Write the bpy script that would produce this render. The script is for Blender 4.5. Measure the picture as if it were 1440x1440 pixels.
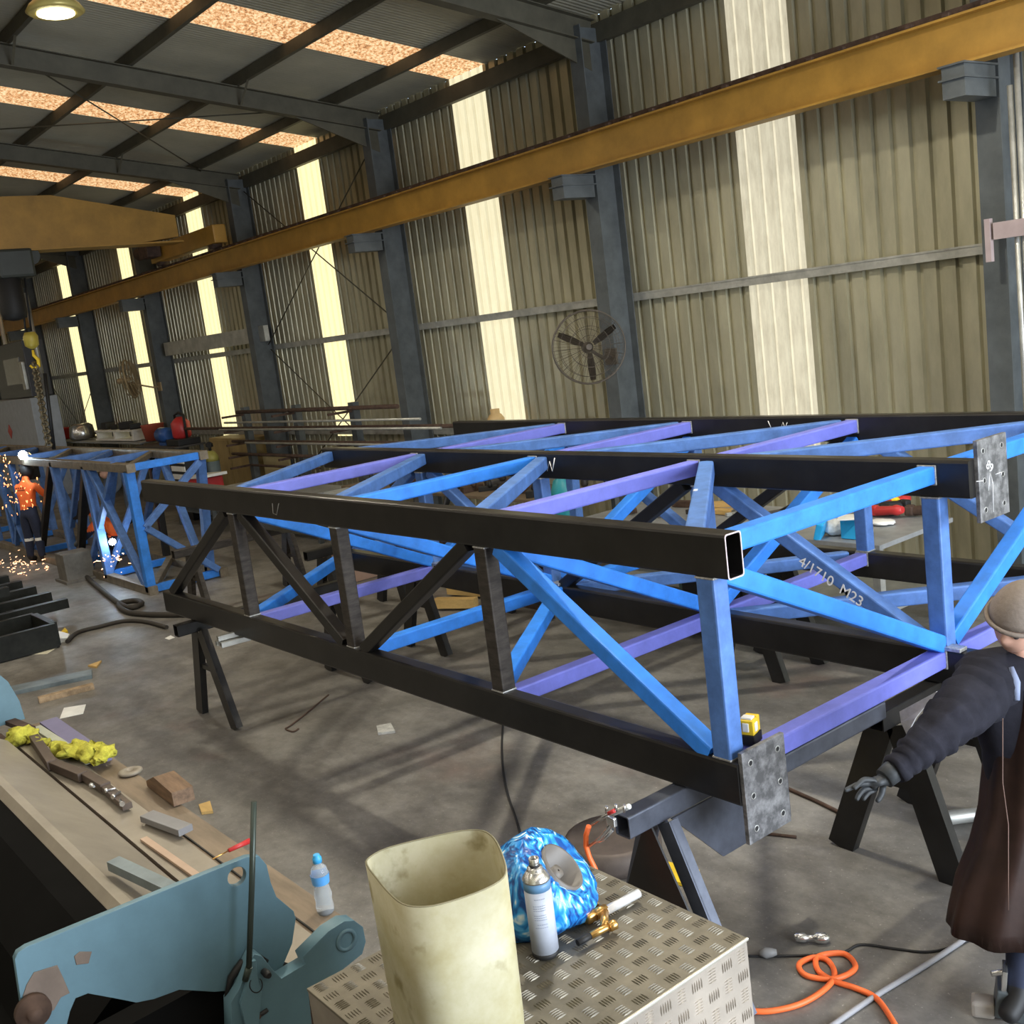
import bpy, bmesh, math, random
from mathutils import Vector, Matrix, Euler
random.seed(7)
for o in list(bpy.data.objects): bpy.data.objects.remove(o)
SC = bpy.context.scene
COL = SC.collection
R_ = math.radians

# ------------------------------------------------------------------ camera
F, H = 1537.4, 3.0
YA, PI_, RO = 0.653265, 0.169113, 0.127227
fwd = Vector((-math.cos(YA)*math.cos(PI_), math.sin(YA)*math.cos(PI_), -math.sin(PI_)))
r0 = fwd.cross(Vector((0, 0, 1))).normalized(); d0 = fwd.cross(r0)
cr, sr = math.cos(RO), math.sin(RO)
CR = r0*cr + d0*sr; CD = -r0*sr + d0*cr
cam = bpy.data.cameras.new('camera'); camo = bpy.data.objects.new('camera', cam); COL.objects.link(camo)
cam.sensor_width = 36; cam.lens = 36*F/1440; cam.clip_start = .05; cam.clip_end = 300
camo.matrix_world = Matrix(((CR.x, -CD.x, -fwd.x, 0), (CR.y, -CD.y, -fwd.y, 0), (CR.z, -CD.z, -fwd.z, H), (0, 0, 0, 1)))
SC.camera = camo

# ------------------------------------------------------------------ world, light, exposure
w = bpy.data.worlds.new('world'); SC.world = w; w.use_nodes = True
bg = w.node_tree.nodes['Background']
sky = w.node_tree.nodes.new('ShaderNodeTexSky'); sky.sky_type = 'NISHITA'; sky.sun_disc = False; sky.sun_elevation = R_(35)
w.node_tree.links.new(sky.outputs[0], bg.inputs[0]); bg.inputs[1].default_value = .35
SC.view_settings.view_transform = 'Standard'; SC.view_settings.look = 'None'
SC.view_settings.gamma = 1; SC.view_settings.exposure = 0.42; SC.view_settings.use_curve_mapping = False

def area(name, loc, rot, sx, sy, power, color):
    l = bpy.data.lights.new(name, 'AREA'); l.shape = 'RECTANGLE'; l.size = sx; l.size_y = sy; l.energy = power; l.color = color
    o = bpy.data.objects.new(name, l); COL.objects.link(o); o.location = loc; o.rotation_euler = rot; return o
# daylight through the open roller doors behind the photographer
area('door_daylight', (5.5, 4.9, 2.75), (0, R_(90), 0), 4.9, 7.6, 1350, (.84, .91, 1.0))
# daylight falling through the roof sheets over and behind the photographer
for X_, y0_, y1_ in ((-7.76, -9, 4.2), (-2.9, -9, 9), (2.2, -9, 9), (-12.85, -9, 1.2), (-17.67, -9, 1.5), (-22.83, -9, 2), (-27.35, -9, 2.5), (-32.3, -9, 3)):
    area('roof_sheet_daylight', (X_, (y0_+y1_)/2, 6.35), (0, 0, 0), .8, y1_-y0_, 9*(y1_-y0_), (1.0, .93, .78))
# weak fill lamp added out of view, inside the closed near wall
area('side_door_daylight', (-9, -9.7, 2.2), (R_(-90), 0, 0), 6.0, 4.0, 50, (.90, .95, 1.0))

# ------------------------------------------------------------------ pixel to world helpers (1440 frame)
def ray(x, y): return CR*((x-720)/F) + CD*((y-720)/F) + fwd
C0 = Vector((0, 0, H))
def PZ(x, y, z=0.0): d = ray(x, y); return C0 + d*((z-H)/d.z)
def PY(x, y, Y): d = ray(x, y); return C0 + d*(Y/d.y)
def PX(x, y, X): d = ray(x, y); return C0 + d*(X/d.x)

# ------------------------------------------------------------------ materials
MC = {}
def mat(name, col, rough=.6, metal=0., var=.12, scale=6., bump=0., col2=None, emit=None, estr=0., trans=0., ior=1.45, alpha=1., stretch=None, thresh=None, coat=0., spec=.5):
    if name in MC: return MC[name]
    m = bpy.data.materials.new(name); m.use_nodes = True; nt = m.node_tree; N = nt.nodes; L = nt.links
    b = N['Principled BSDF']
    b.inputs['Roughness'].default_value = rough; b.inputs['Metallic'].default_value = metal
    b.inputs['Transmission Weight'].default_value = trans; b.inputs['IOR'].default_value = ior; b.inputs['Alpha'].default_value = alpha
    b.inputs['Coat Weight'].default_value = coat; b.inputs['Specular IOR Level'].default_value = spec
    tc = N.new('ShaderNodeTexCoord'); no = N.new('ShaderNodeTexNoise'); no.inputs['Scale'].default_value = scale
    no.inputs['Detail'].default_value = 6; no.inputs['Roughness'].default_value = .65
    src = tc.outputs['Object']
    if stretch:
        mp = N.new('ShaderNodeMapping'); mp.inputs['Scale'].default_value = stretch; L.new(src, mp.inputs[0]); src = mp.outputs[0]
    L.new(src, no.inputs['Vector'])
    cr_ = N.new('ShaderNodeValToRGB')
    a, c = (.3, .7) if thresh is None else thresh
    cr_.color_ramp.elements[0].position = a; cr_.color_ramp.elements[1].position = c
    c1 = tuple(max(0, x*(1-var)) for x in col); c2 = tuple(min(1, x*(1+var)) for x in col) if col2 is None else col2
    if col2 is not None: c1 = col
    cr_.color_ramp.elements[0].color = (*c1, 1); cr_.color_ramp.elements[1].color = (*c2, 1)
    L.new(no.outputs['Fac'], cr_.inputs[0]); L.new(cr_.outputs[0], b.inputs['Base Color'])
    if bump:
        bp = N.new('ShaderNodeBump'); bp.inputs['Strength'].default_value = bump; bp.inputs['Distance'].default_value = .01
        L.new(no.outputs['Fac'], bp.inputs['Height']); L.new(bp.outputs[0], b.inputs['Normal'])
    if emit:
        b.inputs['Emission Color'].default_value = (*emit, 1); b.inputs['Emission Strength'].default_value = estr
    MC[name] = m; return m

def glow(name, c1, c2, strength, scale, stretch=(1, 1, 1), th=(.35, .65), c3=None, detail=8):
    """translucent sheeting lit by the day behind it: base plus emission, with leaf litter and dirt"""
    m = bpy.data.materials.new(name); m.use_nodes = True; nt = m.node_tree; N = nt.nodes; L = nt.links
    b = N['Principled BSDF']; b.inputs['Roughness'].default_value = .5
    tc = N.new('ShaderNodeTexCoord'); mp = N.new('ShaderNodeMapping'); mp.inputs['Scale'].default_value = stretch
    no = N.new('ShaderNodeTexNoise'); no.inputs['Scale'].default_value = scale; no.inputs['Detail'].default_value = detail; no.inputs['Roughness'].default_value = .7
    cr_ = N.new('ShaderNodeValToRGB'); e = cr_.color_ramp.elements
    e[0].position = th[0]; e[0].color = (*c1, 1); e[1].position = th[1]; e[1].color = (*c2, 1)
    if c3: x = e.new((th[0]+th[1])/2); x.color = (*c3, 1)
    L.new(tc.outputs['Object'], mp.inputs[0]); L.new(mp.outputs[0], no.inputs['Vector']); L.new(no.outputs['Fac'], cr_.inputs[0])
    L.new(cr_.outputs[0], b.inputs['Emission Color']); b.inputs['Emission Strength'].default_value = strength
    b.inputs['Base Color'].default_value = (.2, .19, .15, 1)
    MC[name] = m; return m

# ------------------------------------------------------------------ mesh helpers
def wloc(o):
    v = Vector((0, 0, 0))
    while o: v += o.location; o = o.parent
    return v
class MB:
    def __init__(s): s.bm = bmesh.new()
    def box(s, c, d, rot=None, bev=0):
        r = bmesh.ops.create_cube(s.bm, size=1)
        M = Matrix.Diagonal((*d, 1))
        if rot is not None: M = (rot.to_4x4() if hasattr(rot, 'to_4x4') else Euler(rot).to_matrix().to_4x4()) @ M
        bmesh.ops.transform(s.bm, matrix=Matrix.Translation(c) @ M, verts=r['verts'])
        if bev:
            es = list({e for v in r['verts'] for e in v.link_edges})
            bmesh.ops.bevel(s.bm, geom=es, offset=bev, segments=2, affect='EDGES', profile=.6)
        return s
    def bar(s, p, q, w=.09, h=.09, up=(0, 0, 1), bev=.008, hollow=0):
        """square section from p to q; w sideways, h along up"""
        p = Vector(p); q = Vector(q); d = (q-p); L = d.length; d.normalize(); up = Vector(up)
        side = d.cross(up)
        if side.length < 1e-4: side = d.cross(Vector((0, 1, 0)))
        side.normalize(); u = side.cross(d).normalized()
        prof = []
        b = min(bev, w*.45, h*.45)
        if b > 0:
            for sx, sy, a0 in ((1, 1, 0), (-1, 1, 90), (-1, -1, 180), (1, -1, 270)):
                for k in range(3):
                    a = R_(a0+45*k); prof.append((sx*(w/2-b)+b*math.cos(a), sy*(h/2-b)+b*math.sin(a)))
        else: prof = [(w/2, h/2), (-w/2, h/2), (-w/2, -h/2), (w/2, -h/2)]
        A = [s.bm.verts.new(p+side*x+u*y) for x, y in prof]; B = [s.bm.verts.new(q+side*x+u*y) for x, y in prof]
        n = len(prof)
        for i in range(n):
            f = s.bm.faces.new((A[i], A[(i+1) % n], B[(i+1) % n], B[i])); f.smooth = False
        if not hollow:
            s.bm.faces.new(A[::-1]); s.bm.faces.new(B)
        else:
            t = hollow; k1 = (w-2*t)/w; k2 = (h-2*t)/h
            for V, o, sg in ((A, p, -1), (B, q, 1)):
                I = [s.bm.verts.new(o+side*x*k1+u*y*k2) for x, y in prof]
                J = [s.bm.verts.new(o-d*sg*min(L*.45, .6)+side*x*k1+u*y*k2) for x, y in prof]
                for i in range(n):
                    j = (i+1) % n
                    s.bm.faces.new((V[i], V[j], I[j], I[i])); s.bm.faces.new((I[i], I[j], J[j], J[i]))
                s.bm.faces.new(J)
        return s
    def tube(s, pts, r, n=10, cap=True, closed=False):
        pts = [Vector(p) for p in pts]; rr = r if isinstance(r, (list, tuple)) else [r]*len(pts)
        rings = []; prev = None; m = len(pts)
        for i, p in enumerate(pts):
            if closed: d = pts[(i+1) % m]-pts[i-1]
            else: d = pts[min(i+1, m-1)]-pts[max(i-1, 0)]
            if d.length < 1e-9: d = Vector((0, 0, 1))
            d.normalize()
            if prev is None:
                a = Vector((0, 0, 1)) if abs(d.z) < .9 else Vector((1, 0, 0)); u = d.cross(a).normalized()
            else:
                u = prev - d*prev.dot(d)
                u = u.normalized() if u.length > 1e-6 else d.cross(Vector((0, 0, 1))).normalized()
            prev = u; v = d.cross(u)
            rings.append([s.bm.verts.new(p+(u*math.cos(2*math.pi*k/n)+v*math.sin(2*math.pi*k/n))*rr[i]) for k in range(n)])
        for i in range(m if closed else m-1):
            A = rings[i]; B = rings[(i+1) % m]
            for k in range(n):
                f = s.bm.faces.new((A[k], A[(k+1) % n], B[(k+1) % n], B[k])); f.smooth = True
        if cap and not closed: s.bm.faces.new(rings[0][::-1]); s.bm.faces.new(rings[-1])
        return s
    def lathe(s, base, prof, n=24, axis=(0, 0, 1), cap=True):
        """prof: (radius, height) along axis from base"""
        ax = Vector(axis).normalized(); a = Vector((1, 0, 0)) if abs(ax.x) < .9 else Vector((0, 1, 0))
        u = ax.cross(a).normalized(); v = ax.cross(u); base = Vector(base); rings = []
        for r, h in prof:
            rings.append([s.bm.verts.new(base+ax*h+(u*math.cos(2*math.pi*k/n)+v*math.sin(2*math.pi*k/n))*max(r, 1e-4)) for k in range(n)])
        for A, B in zip(rings, rings[1:]):
            for k in range(n):
                f = s.bm.faces.new((A[k], A[(k+1) % n], B[(k+1) % n], B[k])); f.smooth = True
        if cap: s.bm.faces.new(rings[0][::-1]); s.bm.faces.new(rings[-1])
        return s
    def prism(s, poly, ext):
        """poly list of 3D points, ext vector"""
        ext = Vector(ext); A = [s.bm.verts.new(Vector(p)) for p in poly]; B = [s.bm.verts.new(Vector(p)+ext) for p in poly]; n = len(poly)
        s.bm.faces.new(A[::-1]); s.bm.faces.new(B)
        for i in range(n): s.bm.faces.new((A[i], A[(i+1) % n], B[(i+1) % n], B[i]))
        return s
    def ball(s, c, r, sub=2, sc=(1, 1, 1), jit=0, rot=None):
        q = bmesh.ops.create_icosphere(s.bm, subdivisions=sub, radius=1)
        for v in q['verts']:
            k = 1+random.uniform(-jit, jit); v.co = Vector((v.co.x*sc[0], v.co.y*sc[1], v.co.z*sc[2]))*r*k
            if rot is not None: v.co = rot @ v.co
            v.co += Vector(c)
        for f in {f for v in q['verts'] for f in v.link_faces}: f.smooth = True
        return s
    def ibeam(s, p, q, d, bf, tf=.012, tw=.008, up=(0, 0, 1)):
        p = Vector(p); q = Vector(q); up = Vector(up); a = (q-p).normalized(); sd = a.cross(up).normalized(); u = sd.cross(a)
        s.bar(p+u*(d/2-tf/2), q+u*(d/2-tf/2), bf, tf, up, 0); s.bar(p-u*(d/2-tf/2), q-u*(d/2-tf/2), bf, tf, up, 0)
        s.bar(p, q, tw, d-2*tf, up, 0); return s
    def build(s, name, m, parent=None, kind=None, label=None, cat=None, group=None, smooth=False, mats=None):
        bmesh.ops.recalc_face_normals(s.bm, faces=s.bm.faces)
        me = bpy.data.meshes.new(name); vs = [v.co for v in s.bm.verts]
        if parent: off = wloc(parent)
        else:
            xs = [v.x for v in vs]; ys = [v.y for v in vs]; zs = [v.z for v in vs]
            off = Vector(((min(xs)+max(xs))/2, (min(ys)+max(ys))/2, min(zs)))
        for v in s.bm.verts: v.co = v.co - off
        if smooth:
            for f in s.bm.faces: f.smooth = True
        s.bm.to_mesh(me); s.bm.free()
        o = bpy.data.objects.new(name, me); COL.objects.link(o)
        for mm in (mats or [m]): me.materials.append(mm)
        if parent: o.parent = parent
        else: o.location = off
        tag(o, label, cat, group, kind)
        return o
def tag(o, label=None, cat=None, group=None, kind=None):
    if label: o['label'] = label
    if cat: o['category'] = cat
    if group: o['group'] = group
    if kind: o['kind'] = kind
    return o
def thing(name, label, cat, loc=(0, 0, 0), group=None):
    o = bpy.data.objects.new(name, None); COL.objects.link(o); o.location = loc; o.empty_display_size = .1
    return tag(o, label, cat, group)
def dup(o, loc=None, rotz=None, label=None, group=None, parent=None):
    c = o.copy(); COL.objects.link(c)
    if parent: c.parent = parent
    if loc is not None: c.location = loc
    if rotz is not None: c.rotation_euler.z = rotz
    if label: c['label'] = label
    if group: c['group'] = group
    for ch in [x for x in COL.objects if x.parent == o]: dup(ch, parent=c)
    return c
def xf(o, loc, rot=(0, 0, 0)): o.location = loc; o.rotation_euler = rot; return o
def text_part(txt, size, origin, xdir, ydir, m, parent, name='chalk_writing', label=None, thick=.0006, bold=0.):
    cu = bpy.data.curves.new('t', 'FONT'); cu.body = txt; cu.size = size; cu.extrude = thick; cu.offset = bold
    t = bpy.data.objects.new('t', cu); COL.objects.link(t)
    bpy.context.view_layer.update()
    me = bpy.data.meshes.new_from_object(t); bpy.data.objects.remove(t)
    x = Vector(xdir).normalized(); y = Vector(ydir); y = (y-x*y.dot(x)).normalized(); z = x.cross(y)
    off = wloc(parent) if parent else Vector((0, 0, 0)); o_ = Vector(origin)
    for v in me.vertices: v.co = o_ + x*v.co.x + y*v.co.y + z*v.co.z - off
    o = bpy.data.objects.new(name, me); COL.objects.link(o); me.materials.clear(); me.materials.append(m)
    if parent: o.parent = parent
    if label: o['label'] = label
    return o
def strokes(paths, m, parent, name='chalk_writing', r=.0022, label=None):
    b = MB()
    for p in paths: b.tube(p, r, 5)
    return b.build(name, m, parent, label=label)

# ------------------------------------------------------------------ base materials
m_black = mat('black_steel', (.018, .017, .0165), .34, .3, .35, 5, .02)
m_rawdark = mat('dark_brown_steel', (.05, .043, .038), .5, .4, .5, 9, .03, stretch=(1, 1, 4))
m_blue = mat('blue_primer', (.03, .21, .74), .45, 0, .22, 7, .01)
m_purple = mat('violet_blue_primer', (.155, .175, .60), .5, 0, .15, 6, .01)
m_blued = mat('dull_blue_primer', (.075, .17, .44), .5, 0, .3, 8, .01)
m_chalk = mat('chalk', (.8, .8, .8), .9)
m_weld = mat('bare_weld', (.45, .45, .44), .35, .7, .4, 60, .4)
m_plate = mat('mill_scale_plate', (.12, .12, .125), .45, .55, .6, 14, .05, col2=(.34, .34, .35), thresh=(.42, .66))
m_colsteel = mat('grey_blue_steel_paint', (.085, .095, .10), .5, .1, .3, 3, .01)
m_yellow = mat('yellow_crane_paint', (.35, .19, .032), .5, 0, .22, 2.5, .01)
m_rust = mat('rusty_steel', (.07, .042, .03), .8, .2, .5, 12, .1)
m_galv = mat('galvanised_steel', (.45, .45, .42), .42, .6, .25, 5, .01)
m_dark = mat('dark_rubber', (.012, .012, .013), .6)
m_ylw = mat('yellow_plastic', (.8, .55, .03), .45)
m_red = mat('red_paint', (.45, .03, .03), .4)
m_white = mat('white_plastic', (.75, .75, .72), .4)
m_chrome = mat('bright_steel', (.62, .62, .62), .25, .9)
m_orange = mat('orange_rubber', (.85, .16, .04), .45)
m_hiviz = mat('orange_cloth', (.85, .15, .03), .8, bump=.1)
m_navy = mat('navy_cloth', (.018, .024, .05), .85, bump=.1, scale=30)

# ------------------------------------------------------------------ shell
def floor():
    m = bpy.data.materials.new('stained_concrete'); m.use_nodes = True; nt = m.node_tree; N = nt.nodes; L = nt.links; b = N['Principled BSDF']
    tc = N.new('ShaderNodeTexCoord')
    def noise(s, d=6, r=.6, st=None):
        n = N.new('ShaderNodeTexNoise'); n.inputs['Scale'].default_value = s; n.inputs['Detail'].default_value = d; n.inputs['Roughness'].default_value = r
        if st:
            mp = N.new('ShaderNodeMapping'); mp.inputs['Scale'].default_value = st; L.new(tc.outputs['Object'], mp.inputs[0]); L.new(mp.outputs[0], n.inputs['Vector'])
        else: L.new(tc.outputs['Object'], n.inputs['Vector'])
        return n
    def ramp(n, p0, c0, p1, c1):
        r = N.new('ShaderNodeValToRGB'); e = r.color_ramp.elements; e[0].position = p0; e[0].color = (*c0, 1); e[1].position = p1; e[1].color = (*c1, 1)
        L.new(n.outputs['Fac'], r.inputs[0]); return r
    a = ramp(noise(.55), .35, (.145, .137, .125), .68, (.262, .252, .236))
    c = ramp(noise(1.6, 8, .7, (1, 1.6, 1)), .40, (.45, .44, .43), .60, (1, 1, 1))
    d = ramp(noise(14, 6, .75), .30, (.72, .72, .72), .62, (1.08, 1.07, 1.05))
    e = ramp(noise(60, 3, .6), .64, (0, 0, 0), .72, (.16, .15, .14))
    m1 = N.new('ShaderNodeMixRGB'); m1.blend_type = 'MULTIPLY'; m1.inputs[0].default_value = .7; L.new(a.outputs[0], m1.inputs[1]); L.new(c.outputs[0], m1.inputs[2])
    m2 = N.new('ShaderNodeMixRGB'); m2.blend_type = 'MULTIPLY'; m2.inputs[0].default_value = .8; L.new(m1.outputs[0], m2.inputs[1]); L.new(d.outputs[0], m2.inputs[2])
    m3 = N.new('ShaderNodeMixRGB'); m3.blend_type = 'ADD'; m3.inputs[0].default_value = 1; L.new(m2.outputs[0], m3.inputs[1]); L.new(e.outputs[0], m3.inputs[2])
    # brown rust powder
    rr = ramp(noise(.8, 5, .6), .60, (0, 0, 0), .75, (1, 1, 1))
    m4 = N.new('ShaderNodeMixRGB'); m4.inputs[2].default_value = (.20, .125, .105, 1); L.new(m3.outputs[0], m4.inputs[1])
    mm = N.new('ShaderNodeMath'); mm.operation = 'MULTIPLY'; mm.inputs[1].default_value = .45; L.new(rr.outputs[0], mm.inputs[0]); L.new(mm.outputs[0], m4.inputs[0])
    L.new(m4.outputs[0], b.inputs['Base Color'])
    ro = ramp(noise(2.5), .3, (.38, .38, .38), .7, (.62, .62, .62)); L.new(ro.outputs[0], b.inputs['Roughness'])
    bp = N.new('ShaderNodeBump'); bp.inputs['Strength'].default_value = .12; bp.inputs['Distance'].default_value = .01; L.new(noise(22).outputs['Fac'], bp.inputs['Height']); L.new(bp.outputs[0], b.inputs['Normal'])
    MB().box((-17, 0, -.1), (50, 20.2, .2)).build('floor', m, kind='structure', label='stained grey concrete workshop floor')
floor()
m_sheet = mat('zincalume_sheet', (.47, .445, .325), .34, .5, .28, 1.6, 0, stretch=(1.2, 1, .35))
m_roof = mat('roof_sheet', (.40, .385, .31), .5, .2, .15, 1.2)
m_roofsteel = mat('roof_steel', (.075, .07, .05), .6, .1, .25, 3)
WY = 10.0
STR = [-7.76, -12.85, -17.67, -22.83, -27.35, -32.3, -37.2, -2.9, 2.2]
EAVE = 6.56
def ribbed_x(b, x0, x1, z0, z1, Y, pitch=.2, depth=.045, g=.05, back=1, midx=False):
    """vertical ribbed sheet in a plane of constant Y, grooves pressed away from the room"""
    n = max(1, int(round((x1-x0)/pitch))); p = (x1-x0)/n; pr = []
    for i in range(n):
        a = x0+i*p
        pr += [(a, 0), (a+p*.5-g/2-.012, 0), (a+p*.5-g/2, depth), (a+p*.5+g/2, depth), (a+p*.5+g/2+.012, 0)]
    pr.append((x1, 0))
    lo = [b.bm.verts.new((x, Y+back*d, z0)) for x, d in pr]; hi = [b.bm.verts.new((x, Y+back*d, z1)) for x, d in pr]
    for i in range(len(pr)-1):
        f = b.bm.faces.new((lo[i], lo[i+1], hi[i+1], hi[i]))
        if midx: f.material_index = (0, 2, 1, 2, 0)[i % 5]
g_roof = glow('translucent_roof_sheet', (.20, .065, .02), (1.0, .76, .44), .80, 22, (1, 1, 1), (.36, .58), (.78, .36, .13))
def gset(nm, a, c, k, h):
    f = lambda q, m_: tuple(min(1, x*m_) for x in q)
    return [glow(nm, a, c, k, 5, (2.4, 1, .5), (.34, .6)), glow(nm+'_rib', f(a, 1.0), f(c, 1.0), k*h, 5, (2.4, 1, .5), (.3, .55)), glow(nm+'_rib_side', f(a, .9), f(c, .9), k*.82, 5, (2.4, 1, .5), (.34, .6))]  # rib relief put into the glow: grooves brighter, rib sides dimmer
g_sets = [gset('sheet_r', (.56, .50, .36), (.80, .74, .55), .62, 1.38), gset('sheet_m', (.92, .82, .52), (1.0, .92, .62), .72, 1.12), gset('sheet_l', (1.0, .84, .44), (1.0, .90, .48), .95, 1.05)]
xs = sorted([(c-.4, c+.4) for c in STR]); cur = -42.0
wl = MB()
for a, c in xs: ribbed_x(wl, cur, a, 0, EAVE, WY); cur = c
ribbed_x(wl, cur, 8, 0, EAVE, WY)
for c in STR: ribbed_x(wl, c-.4, c+.4, 0, 1.36 if c < -10 else 1.25, WY)
wl.build('wall_far', m_sheet, kind='structure', label='ribbed metal sheet wall of the shed')
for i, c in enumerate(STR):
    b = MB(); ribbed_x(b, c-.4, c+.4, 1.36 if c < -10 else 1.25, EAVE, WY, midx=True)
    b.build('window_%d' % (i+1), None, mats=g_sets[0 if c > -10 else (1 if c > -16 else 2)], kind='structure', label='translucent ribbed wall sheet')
MB().box((-17, -10.05, 3.2), (50, .1, 6.4)).build('wall_near', m_sheet, kind='structure')
MB().box((-42.05, 0, 4), (.1, 20, 8)).build('wall_left', m_sheet, kind='structure')
b = MB(); b.box((5.65, 0, 6.6), (.1, 20, 2.8)); b.box((5.65, -4.5, 2.6), (.1, 11, 5.2)); b.box((5.65, 9.4, 2.6), (.1, 1.2, 5.2)); b.build('wall_right', m_sheet, kind='structure')
# roof: both slopes, ridge over the middle
SL = .14
def rz(Y): return 6.57 + SL*(10-abs(Y))
RST = [c for c in STR]
def roof_strip(b, x0, x1, y0, y1, corr=.0):
    n = max(1, int(round((x1-x0)/.076)))
    if corr == 0: n = 1
    P = []
    for i in range(n*4+1 if corr else 2):
        x = x0+(x1-x0)*i/(n*4 if corr else 1); P.append((x, corr*math.sin(i*math.pi/2) if corr else 0))
    lo = [b.bm.verts.new((x, y0, rz(y0)+d)) for x, d in P]; hi = [b.bm.verts.new((x, y1, rz(y1)+d)) for x, d in P]
    for i in range(len(P)-1):
        f = b.bm.faces.new((lo[i], lo[i+1], hi[i+1], hi[i])); f.smooth = bool(corr)
rf = MB(); cur = -42.1; rxs = sorted([(c-.42, c+.42) for c in RST])
for s in (1, -1):
    cur = -42.1
    for a, c in rxs: roof_strip(rf, cur, a, 0, s*10.05, .008); cur = c
    roof_strip(rf, cur, 8.1, 0, s*10.05, .008)
rf.build('ceiling', m_roof, kind='structure', label='corrugated metal roof sheeting')
k = len(STR)
for s in (1, -1):
    for c in RST:
        k += 1; b = MB(); roof_strip(b, c-.42, c+.42, 0, s*10.05, .008)
        b.build('window_%d' % k, g_roof, kind='structure', label='translucent roof sheet littered with leaves')
tn = 0
def trim(b, m, label):
    global tn; tn += 1
    return b.build('trim_%d' % tn, m, kind='structure', label=label)
COLX = [-5.0, -10.0, -14.85, -19.95, -25.2, -30.1, -35.0, -39.9, 0.0]
for s in (1, -1):
    for Y in (9.0, 7.45, 5.95, 4.45, 2.95, 1.45, .15):
        b = MB(); z = rz(Y)-.09
        b.bar((-42, s*Y, z), (8, s*Y, z), .065, .15, (0, 0, 1), 0); trim(b, m_roofsteel, 'roof purlin')
    for X in COLX:
        b = MB(); d = .27; o = .15+d/2+.02
        b.ibeam((X, s*9.75, rz(9.75)-o), (X, 0, rz(0)-o), d, .15)
        # haunch at the knee
        b.prism([(X-.01, s*9.7, rz(9.7)-o-d/2), (X-.01, s*8.3, rz(8.3)-o-d/2), (X-.01, s*9.7, rz(9.7)-o-d/2-.32)], (.02, 0, 0))
        for Y in (7.45, 4.45): b.bar((X+.05, s*Y, rz(Y)-.16), (X+.42, s*Y, rz(Y)-.1), .01, .05); b.bar((X+.06, s*Y, rz(Y)-o-d/2), (X+.4, s*Y, rz(Y)-.16), .035, .006)
        trim(b, m_roofsteel, 'roof rafter')
b = MB(); b.bar((-42, 9.88, 6.30), (8, 9.88, 6.30), .1, .22, (0, 0, 1), 0); trim(b, m_roofsteel, 'eave purlin')
for z, h in ((3.13, .09), (5.0, .09), (1.45, .09)):
    b = MB(); b.bar((-42, 9.94, z), (8, 9.94, z), .08, h, (0, 0, 1), 0); b.bar((-42, 9.90, z+h/2), (8, 9.90, z+h/2), .02, .02, (0, 0, 1), 0); trim(b, m_galv, 'wall girt')
b = MB(); b.bar((-24.9, 9.7, 3.42), (-19.7, 9.7, 3.42), .1, .3, (0, 0, 1), 0); trim(b, m_galv, 'pale cable duct along the wall')
collab = {-5.0: 'steel wall column at the right edge behind the plated truss end', -10.0: 'steel wall column right behind the large wall fan',
 -14.85: 'steel wall column just left of the tall bright sheet beside the large fan', -19.95: 'steel wall column behind the left half of the pipe rack',
 -25.2: 'steel wall column between the small wall fan and the red bottle jack', -30.1: 'steel wall column left of the small wall fan',
 -35.0: 'farthest visible steel wall column behind the crane hook'}
for X in COLX:
    t = thing('steel_column', collab.get(X, 'steel wall column out of sight'), 'column', (X, 9.7, 0))
    if X not in collab: t['label'] = 'steel wall column beyond the picture at %s end' % ('the far' if X < 0 else ('this' if X < 1 else 'the door'))
    b = MB(); b.ibeam((X, 9.68, 0), (X, 9.68, 6.35), .42, .22, .014, .012, up=(0, 1, 0)); b.build('shaft', m_colsteel, t)
    b = MB(); b.box((X, 9.19, 4.52), (.24, .56, .015)); b.box((X, 9.19, 4.63), (.24, .56, .015)); b.box((X, 9.19, 4.5), (.2, .5, .26)); b.build('crane_bracket', m_colsteel, t)
    MB().box((X, 9.68, .012), (.35, .55, .024)).build('base_plate', m_colsteel, t)
# crane runway
t = thing('crane_runway_beam', 'long yellow crane runway beam along the ribbed wall', 'crane beam', (-17, 9.15, 4.64))
MB().ibeam((-42, 9.15, 4.84), (8, 9.15, 4.84), .4, .2, .02, .014).build('beam', m_yellow, t)
MB().bar((-42, 9.15, 5.07), (8, 9.15, 5.07), .07, .06, (0, 0, 1), 0).build('rail', m_rust, t)
b = MB()
for i in range(120): b.box((-34+i*.34, 9.07, 5.055), (.06, .05, .025))
b.build('rail_clip', m_rust, t, kind='stuff')
# brace rods in the bay between the columns
for p, q in (((-19.8, 9.75, 6.1), (-15.0, 9.75, 3.2)), ((-19.8, 9.75, 3.2), (-15.0, 9.75, 6.1)), ((-19.8, 9.78, 3.1), (-15.0, 9.78, .3)), ((-19.8, 9.78, .3), (-15.0, 9.78, 3.1)),
             ((-19.9, 9.0, rz(9)-.2), (-14.9, 4.4, rz(4.4)-.2)), ((-14.9, 9.0, rz(9)-.2), (-19.9, 4.4, rz(4.4)-.2)), ((-34.9, 9.75, 3.1), (-30.2, 9.75, .3)), ((-34.9, 9.75, .3), (-30.2, 9.75, 3.1))):
    b = MB(); b.tube([p, q], .011, 6); trim(b, m_roofsteel, 'wall brace rod')

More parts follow.
